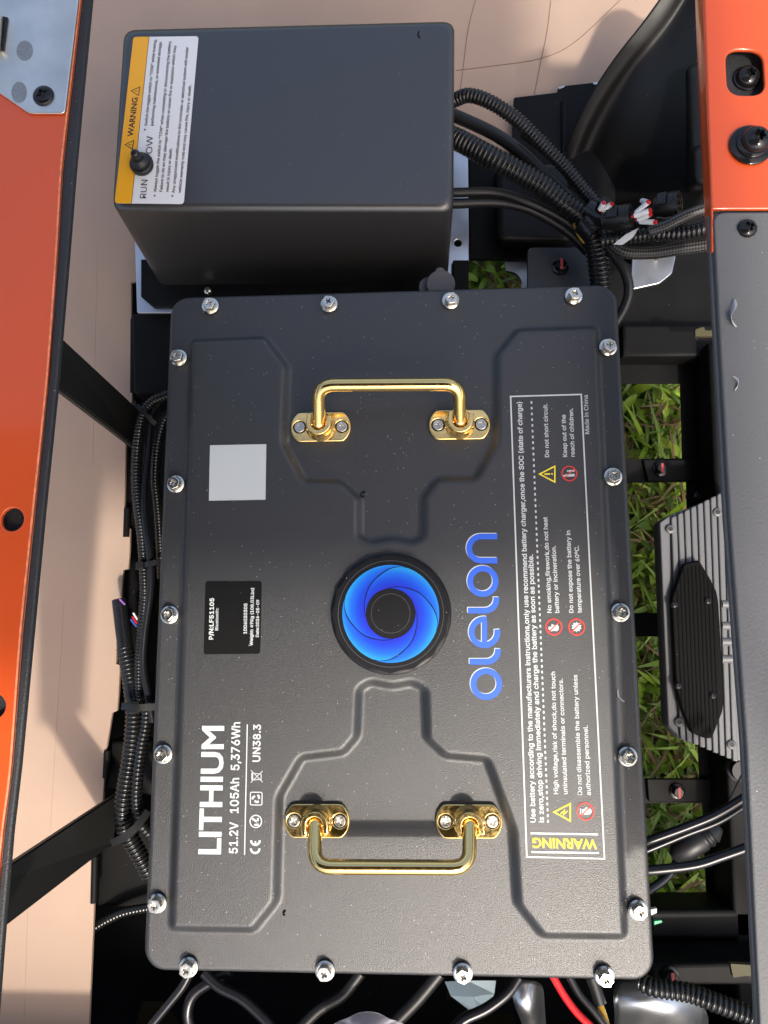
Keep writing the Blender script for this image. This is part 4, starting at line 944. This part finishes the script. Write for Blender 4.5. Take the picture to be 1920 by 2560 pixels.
# lower edge wiring
g3 = 'cables below the battery'
cable([(420, 2080), (397, 2128), (365, 2169), (320, 2225), (300, 2260)], [-.10, -.10], .0036, 'cable_shiny', 'black cable slanting down from the lower left lid corner', group=g3)
cable([(500, 2100), (437, 2132), (412, 2158), (405, 2190), (412, 2225), (420, 2260)], [-.11, -.11], .0046, 'cable_shiny', 'black cable looping beside the slanting one at the lower lid edge', group=g3)
cable([(440, 2100), (474, 2132), (518, 2154), (556, 2186), (583, 2215), (610, 2260)], [-.10, -.09], .0044, 'cable_shiny', 'black cable arching outward below the lower left lid edge', group=g3)
cable([(780, 2100), (740, 2150), (690, 2180), (640, 2230)], [-.12, -.12], .005, 'cable', 'dim black cable under the middle of the lower lid edge', group=g3)
cable([(950, 2100), (900, 2160), (850, 2212), (820, 2260)], [-.12, -.12], .006, 'cable', 'dim thick black cable beside the clear plastic film', group=g3)
cable([(1120, 2110), (1097, 2144), (1050, 2180), (999, 2205), (960, 2250)], [-.06, -.05], .0042, 'cable_shiny', 'shiny black cable crossing in front of the blue film', group=g3)
cable([(1190, 2100), (1216, 2146), (1244, 2185), (1275, 2216), (1310, 2260)], [-.07, -.06], .0029, 'red', 'bright red cable emerging under the lower lid edge', group=g3)
cable([(1225, 2100), (1250, 2146), (1275, 2175), (1304, 2212), (1340, 2260)], [-.075, -.065], .0029, 'cable', 'black cable running beside the bright red one', group=g3)
cable([(1290, 2130), (1296, 2170), (1303, 2190), (1310, 2215), (1318, 2260)], [-.08, -.07], .0027, 'yellow_wire', 'ochre yellow cable below the lower lid edge', group=g3)
cable([(1278, 2110), (1288, 2140), (1296, 2168)], [-.08, -.078], .0050, 'cable', 'black heat shrink on the ochre cable', 'cable_sleeve', group=g3)
cable([(1385, 2120), (1413, 2133), (1485, 2144), (1547, 2166), (1628, 2198), (1700, 2235)], [-.06, -.03], .0070, 'conduit', 'thick corrugated conduit running off the lower right lid corner', CC, corr=True, cat='conduit', pitch=.0036)
# right side cables
g4 = 'cables between battery and grey panel'
cable([(1370, 1830), (1403, 1816), (1485, 1786), (1547, 1760), (1610, 1722), (1660, 1690)], [-.08, -.07], .0037, 'cable_shiny', 'upper shiny black cable from the battery to the grey panel', group=g4)
cable([(1370, 1846), (1403, 1834), (1485, 1800), (1550, 1775), (1612, 1736), (1660, 1700)], [-.09, -.08], .0030, 'cable_shiny', 'black cable hugging the underside of the upper shiny one', group=g4)
cable([(1370, 1880), (1407, 1880), (1500, 1869), (1557, 1851), (1616, 1830), (1670, 1805)], [-.06, -.05], .0038, 'cable_shiny', 'lower shiny black cable from the battery to the grey panel', group=g4)
cable([(1395, 1928), (1413, 1916), (1441, 1894), (1470, 1850)], [-.12, -.13], .0036, 'cable_shiny', 'short black cable rising to the inline plug', group=g4)
ip = thing('inline_plug', 'black moulded inline cable plug hanging above the grass opening', 'plug', D(1480, 1835, -.13))
A_, B_ = D(1452, 1850, -.13), D(1555, 1785, -.12); d = (B_-A_)
q = lathe('plug_body', [(.004, 0), (.009, .006), (.0105, .014), (.0105, .030), (.0095, .031), (.0095, .033), (.0105, .034), (.0105, .036), (.009, .037), (.009, .039), (.010, .040), (.006, .046), (.0035, d.length*1.0)], M['cable'], ip, A_, 24, d)
cable([(1603, 1672), (1590, 1700), (1570, 1740), (1548, 1785)], [-.16, -.13], .0009, 'cable', 'hair thin black wire above the inline plug', 'thin_wire', cat='wire')
o = plate('green_wire_end', roundpoly([D2(1412, 1988, -.05), D2(1428, 1986, -.05), D2(1431, 1992, -.05), D2(1412, 1998, -.05)], .0005), M['green'], None, -.052, -.049, bevel=.0005); tag(o, 'bright green wire end poking out at the lower right lid edge', 'wire')
o = plate('white_clip', roundpoly([D2(1405, 1965, -.07), D2(1419, 1962, -.07), D2(1419, 1972, -.07), D2(1407, 1978, -.07)], .0005), M['white_wire'], None, -.074, -.07, bevel=.0005); tag(o, 'small pale clip beside the green wire end', 'clip')

# ------------------------------------------------------------------ wheel arch and small structure at the top right
WZ = -.12
wa = thing('wheel_arch', 'black plastic wheel arch liner behind the orange corner panel', 'wheel arch', D(1400, 300, -.16))
rows = [[(1462, -60, -.03), (1395, 45, -.05), (1330, 118, -.07), (1262, 222, -.10), (1215, 330, -.13), (1190, 420, -.17)],
        [(1500, -60, -.03), (1440, 45, -.05), (1366, 122, -.07), (1290, 232, -.10), (1240, 340, -.13), (1215, 440, -.17)],
        [(1508, -60, -.04), (1448, 60, -.06), (1372, 140, -.08), (1300, 245, -.115), (1255, 350, -.15), (1225, 450, -.18)],
        [(1560, -60, -.02), (1500, 80, -.04), (1430, 190, -.07), (1360, 300, -.105), (1310, 400, -.14), (1270, 490, -.18)],
        [(1600, -60, -.01), (1560, 110, -.02), (1490, 250, -.05), (1430, 360, -.09), (1370, 460, -.13), (1320, 540, -.18)],
        [(1680, -60, 0), (1660, 140, 0), (1600, 320, -.03), (1520, 430, -.07), (1450, 530, -.12), (1390, 600, -.18)]]
vs = [D(x, y, zq) for r_ in rows for (x, y, zq) in r_]; fs = [(i*6+j, i*6+j+1, (i+1)*6+j+1, (i+1)*6+j) for i in range(5) for j in range(5)]
o = mobj('liner', vs, fs, M['arch'], wa, smooth=True); mm = o.modifiers.new('u', 'SUBSURF'); mm.levels = mm.render_levels = 3; mm = o.modifiers.new('s', 'SOLIDIFY'); mm.thickness = .003
loft_box('pocket', [(1487, 138), (1600, 120), (1610, 395), (1497, 400)], [(1470, 145), (1600, 130), (1610, 410), (1480, 420)], -.03, -.08, .01, M['arch'], wa, .01)
loft_box('bulge', [(1500, 318), (1600, 312), (1606, 395), (1500, 402)], [(1490, 310), (1600, 310), (1606, 410), (1490, 412)], -.012, -.04, .01, M['arch'], wa, .008)
ub = thing('rear_bracket', 'black sheet steel bracket with chipped corners at the edge of the cardboard', 'bracket', D(1180, 240, -.14))
zq = -.135
plate('web', roundpoly([D2(*p, zq) for p in [(1110, 210), (1204, 199), (1206, 186), (1298, 176), (1330, 260), (1330, 560), (1014, 560), (1014, 330), (1105, 330)]], .002), M['frame'], ub, zq-.004, zq, bevel=.001)
plate('chipped_corner', [D2(*p, zq+.001) for p in [(1206, 187), (1222, 184), (1218, 188), (1208, 192)]], M['nickel'], ub, zq, zq+.0006); plate('chipped_corner', [D2(*p, zq+.001) for p in [(1280, 178), (1298, 175), (1292, 181), (1284, 182)]], M['nickel'], ub, zq, zq+.0006)
tube('folded_edge', [D(1218, 222, zq+.001), D(1219, 330, zq+.001), D(1222, 430, zq+.001)], .003, M['frame'], ub, 8)
fb = thing('foot_well', 'black rounded plastic box below the smooth cables', 'housing', D(1150, 450, -.15))
loft_box('shell', [(1074, 360), (1232, 350), (1232, 522), (1076, 520)], [(1060, 380), (1240, 370), (1238, 545), (1068, 545)], -.105, -.16, .008, M['arch'], fb, .006)
zq = -.10
bk = thing('mount_bracket', 'dark grey flat mounting plate with a red marked bolt by the conduit', 'bracket', D(1210, 580, zq))
plate('flat', roundpoly([D2(1139, 534, zq), D2(1290, 534, zq), D2(1290, 680, zq), D2(1139, 680, zq)], [.006, .002, .002, .002]), M['lid'], bk, zq-.004, zq, bevel=.001)
frame_bolt((1210, 578), zq, 'red marked black bolt on the flat plate by the thick conduit', .0052)
zq = -.14
o = plate('steel_hanger', [D2(1088, 552, zq), D2(1160, 548, zq), D2(1160, 680, zq), D2(1093, 680, zq)]+[D2(1093+34*math.sin(math.pi*k/10), 612-27*math.cos(math.pi*k/10)*-1, zq) for k in range(11)], M['galv'], None, zq-.004, zq, bevel=.0005); tag(o, 'galvanised steel hanger with a round cut out beside the small grass gap', 'bracket')
zq = -.15
o = plate('steel_spring_plate', roundpoly([D2(1366, 556, zq), D2(1460, 552, zq), D2(1452, 590, zq), D2(1425, 612, zq), D2(1362, 626, zq)], .002), M['galv'], None, zq-.004, zq, bevel=.0008); tag(o, 'shiny blue white steel plate below the braided sleeve', 'bracket')
zq = -.17
o = plate('olive_clip', roundpoly([D2(1502, 712, zq), D2(1520, 706, zq), D2(1524, 714, zq), D2(1570, 714, zq), D2(1570, 726, zq), D2(1502, 726, zq)], .001), M['olive'], None, zq-.004, zq); tag(o, 'olive clip on the dark cross rail below the orange panel', 'clip', 'olive clips')
o = plate('olive_clip', roundpoly([D2(1578, 2082, -.12), D2(1640, 2086, -.12), D2(1640, 2112, -.12), D2(1612, 2108, -.12), D2(1584, 2112, -.12)], .001), M['olive'], None, -.125, -.12); tag(o, 'olive clip at the frame corner above the thick lower conduit', 'clip', 'olive clips')
# lower steel parts
def sheet(name, rows, m, label, cat, th=.003, sub=2):
    vs = [D(*p) for r_ in rows for p in r_]; c_ = len(rows[0]); fs = [(i*c_+j, i*c_+j+1, (i+1)*c_+j+1, (i+1)*c_+j) for i in range(len(rows)-1) for j in range(c_-1)]
    o = mobj(name, vs, fs, M[m], smooth=sub > 0); a = o.modifiers.new('u', 'SUBSURF'); a.levels = a.render_levels = sub; a = o.modifiers.new('s', 'SOLIDIFY'); a.thickness = th; tag(o, label, cat); return o
sheet('axle_bracket', [[(1328, 2120, -.10), (1400, 2120, -.09), (1470, 2140, -.09), (1530, 2180, -.11)], [(1328, 2165, -.085), (1395, 2160, -.07), (1455, 2180, -.075), (1520, 2230, -.11)], [(1328, 2190, -.10), (1380, 2188, -.09), (1440, 2210, -.09), (1500, 2270, -.12)], [(1328, 2280, -.12), (1390, 2280, -.11), (1450, 2280, -.11), (1490, 2300, -.13)]], 'galv', 'blue grey galvanised curved bracket below the lower right lid corner', 'bracket')
sheet('axle_clamp', [[(1112, 2120, -.10), (1140, 2118, -.09), (1168, 2120, -.11)], [(1112, 2165, -.09), (1140, 2165, -.08), (1168, 2165, -.11)], [(1130, 2195, -.10), (1150, 2195, -.09), (1172, 2200, -.12)], [(1150, 2280, -.14), (1162, 2280, -.13), (1176, 2280, -.15)]], 'galv', 'small shiny steel clamp left of the red cable', 'bracket')
def crumple(name, cx_, cy_, rx, ry, zq, m, label, amp=.004):
    vs = []; fs = []; n_ = 40; ph = [random.uniform(0, 6.28) for _ in range(8)]; fr_ = [(random.uniform(-9, 9), random.uniform(-9, 9)) for _ in range(8)]
    for j in range(n_+1):
        for i in range(n_+1):
            x = -1+2*i/n_; y = -1+2*j/n_; h = .02*max(0, 1-x*x)*max(0, 1-y*y)
            wr = sum(abs(math.sin((fx_*x+fy_*y)*.5+p_)) for (fx_, fy_), p_ in zip(fr_, ph))/8*amp
            rad = 1+.06*math.sin(5*math.atan2(y, x)+ph[0]); L_ = max(abs(x), abs(y)); k_ = (L_/math.hypot(x, y) if x or y else 1)*rad
            vs.append(D(cx_+rx*x*k_, cy_+ry*y*k_, zq)+Vector((0, 0, h+wr)))
    for j in range(n_):
        for i in range(n_): o_ = j*(n_+1)+i; fs.append((o_, o_+1, o_+n_+2, o_+n_+1))
    o = mobj(name, vs, fs, M[m], smooth=True); a = o.modifiers.new('s', 'SOLIDIFY'); a.thickness = .0002; tag(o, label, 'plastic film'); return o
crumple('plastic_film', 795, 2232, 82, 48, -.10, 'film', 'crumpled clear plastic film below the lower lid edge')
sheet('blue_film', [[(962, 2120, -.11), (1010, 2118, -.10), (1070, 2118, -.11)], [(975, 2150, -.105), (1020, 2152, -.095), (1066, 2145, -.11)], [(1018, 2182, -.115), (1034, 2185, -.105), (1052, 2180, -.12)]], 'bluefilm', 'pale blue plastic sheet piece beside the shiny steel clamp', 'plastic film', .001, 0)
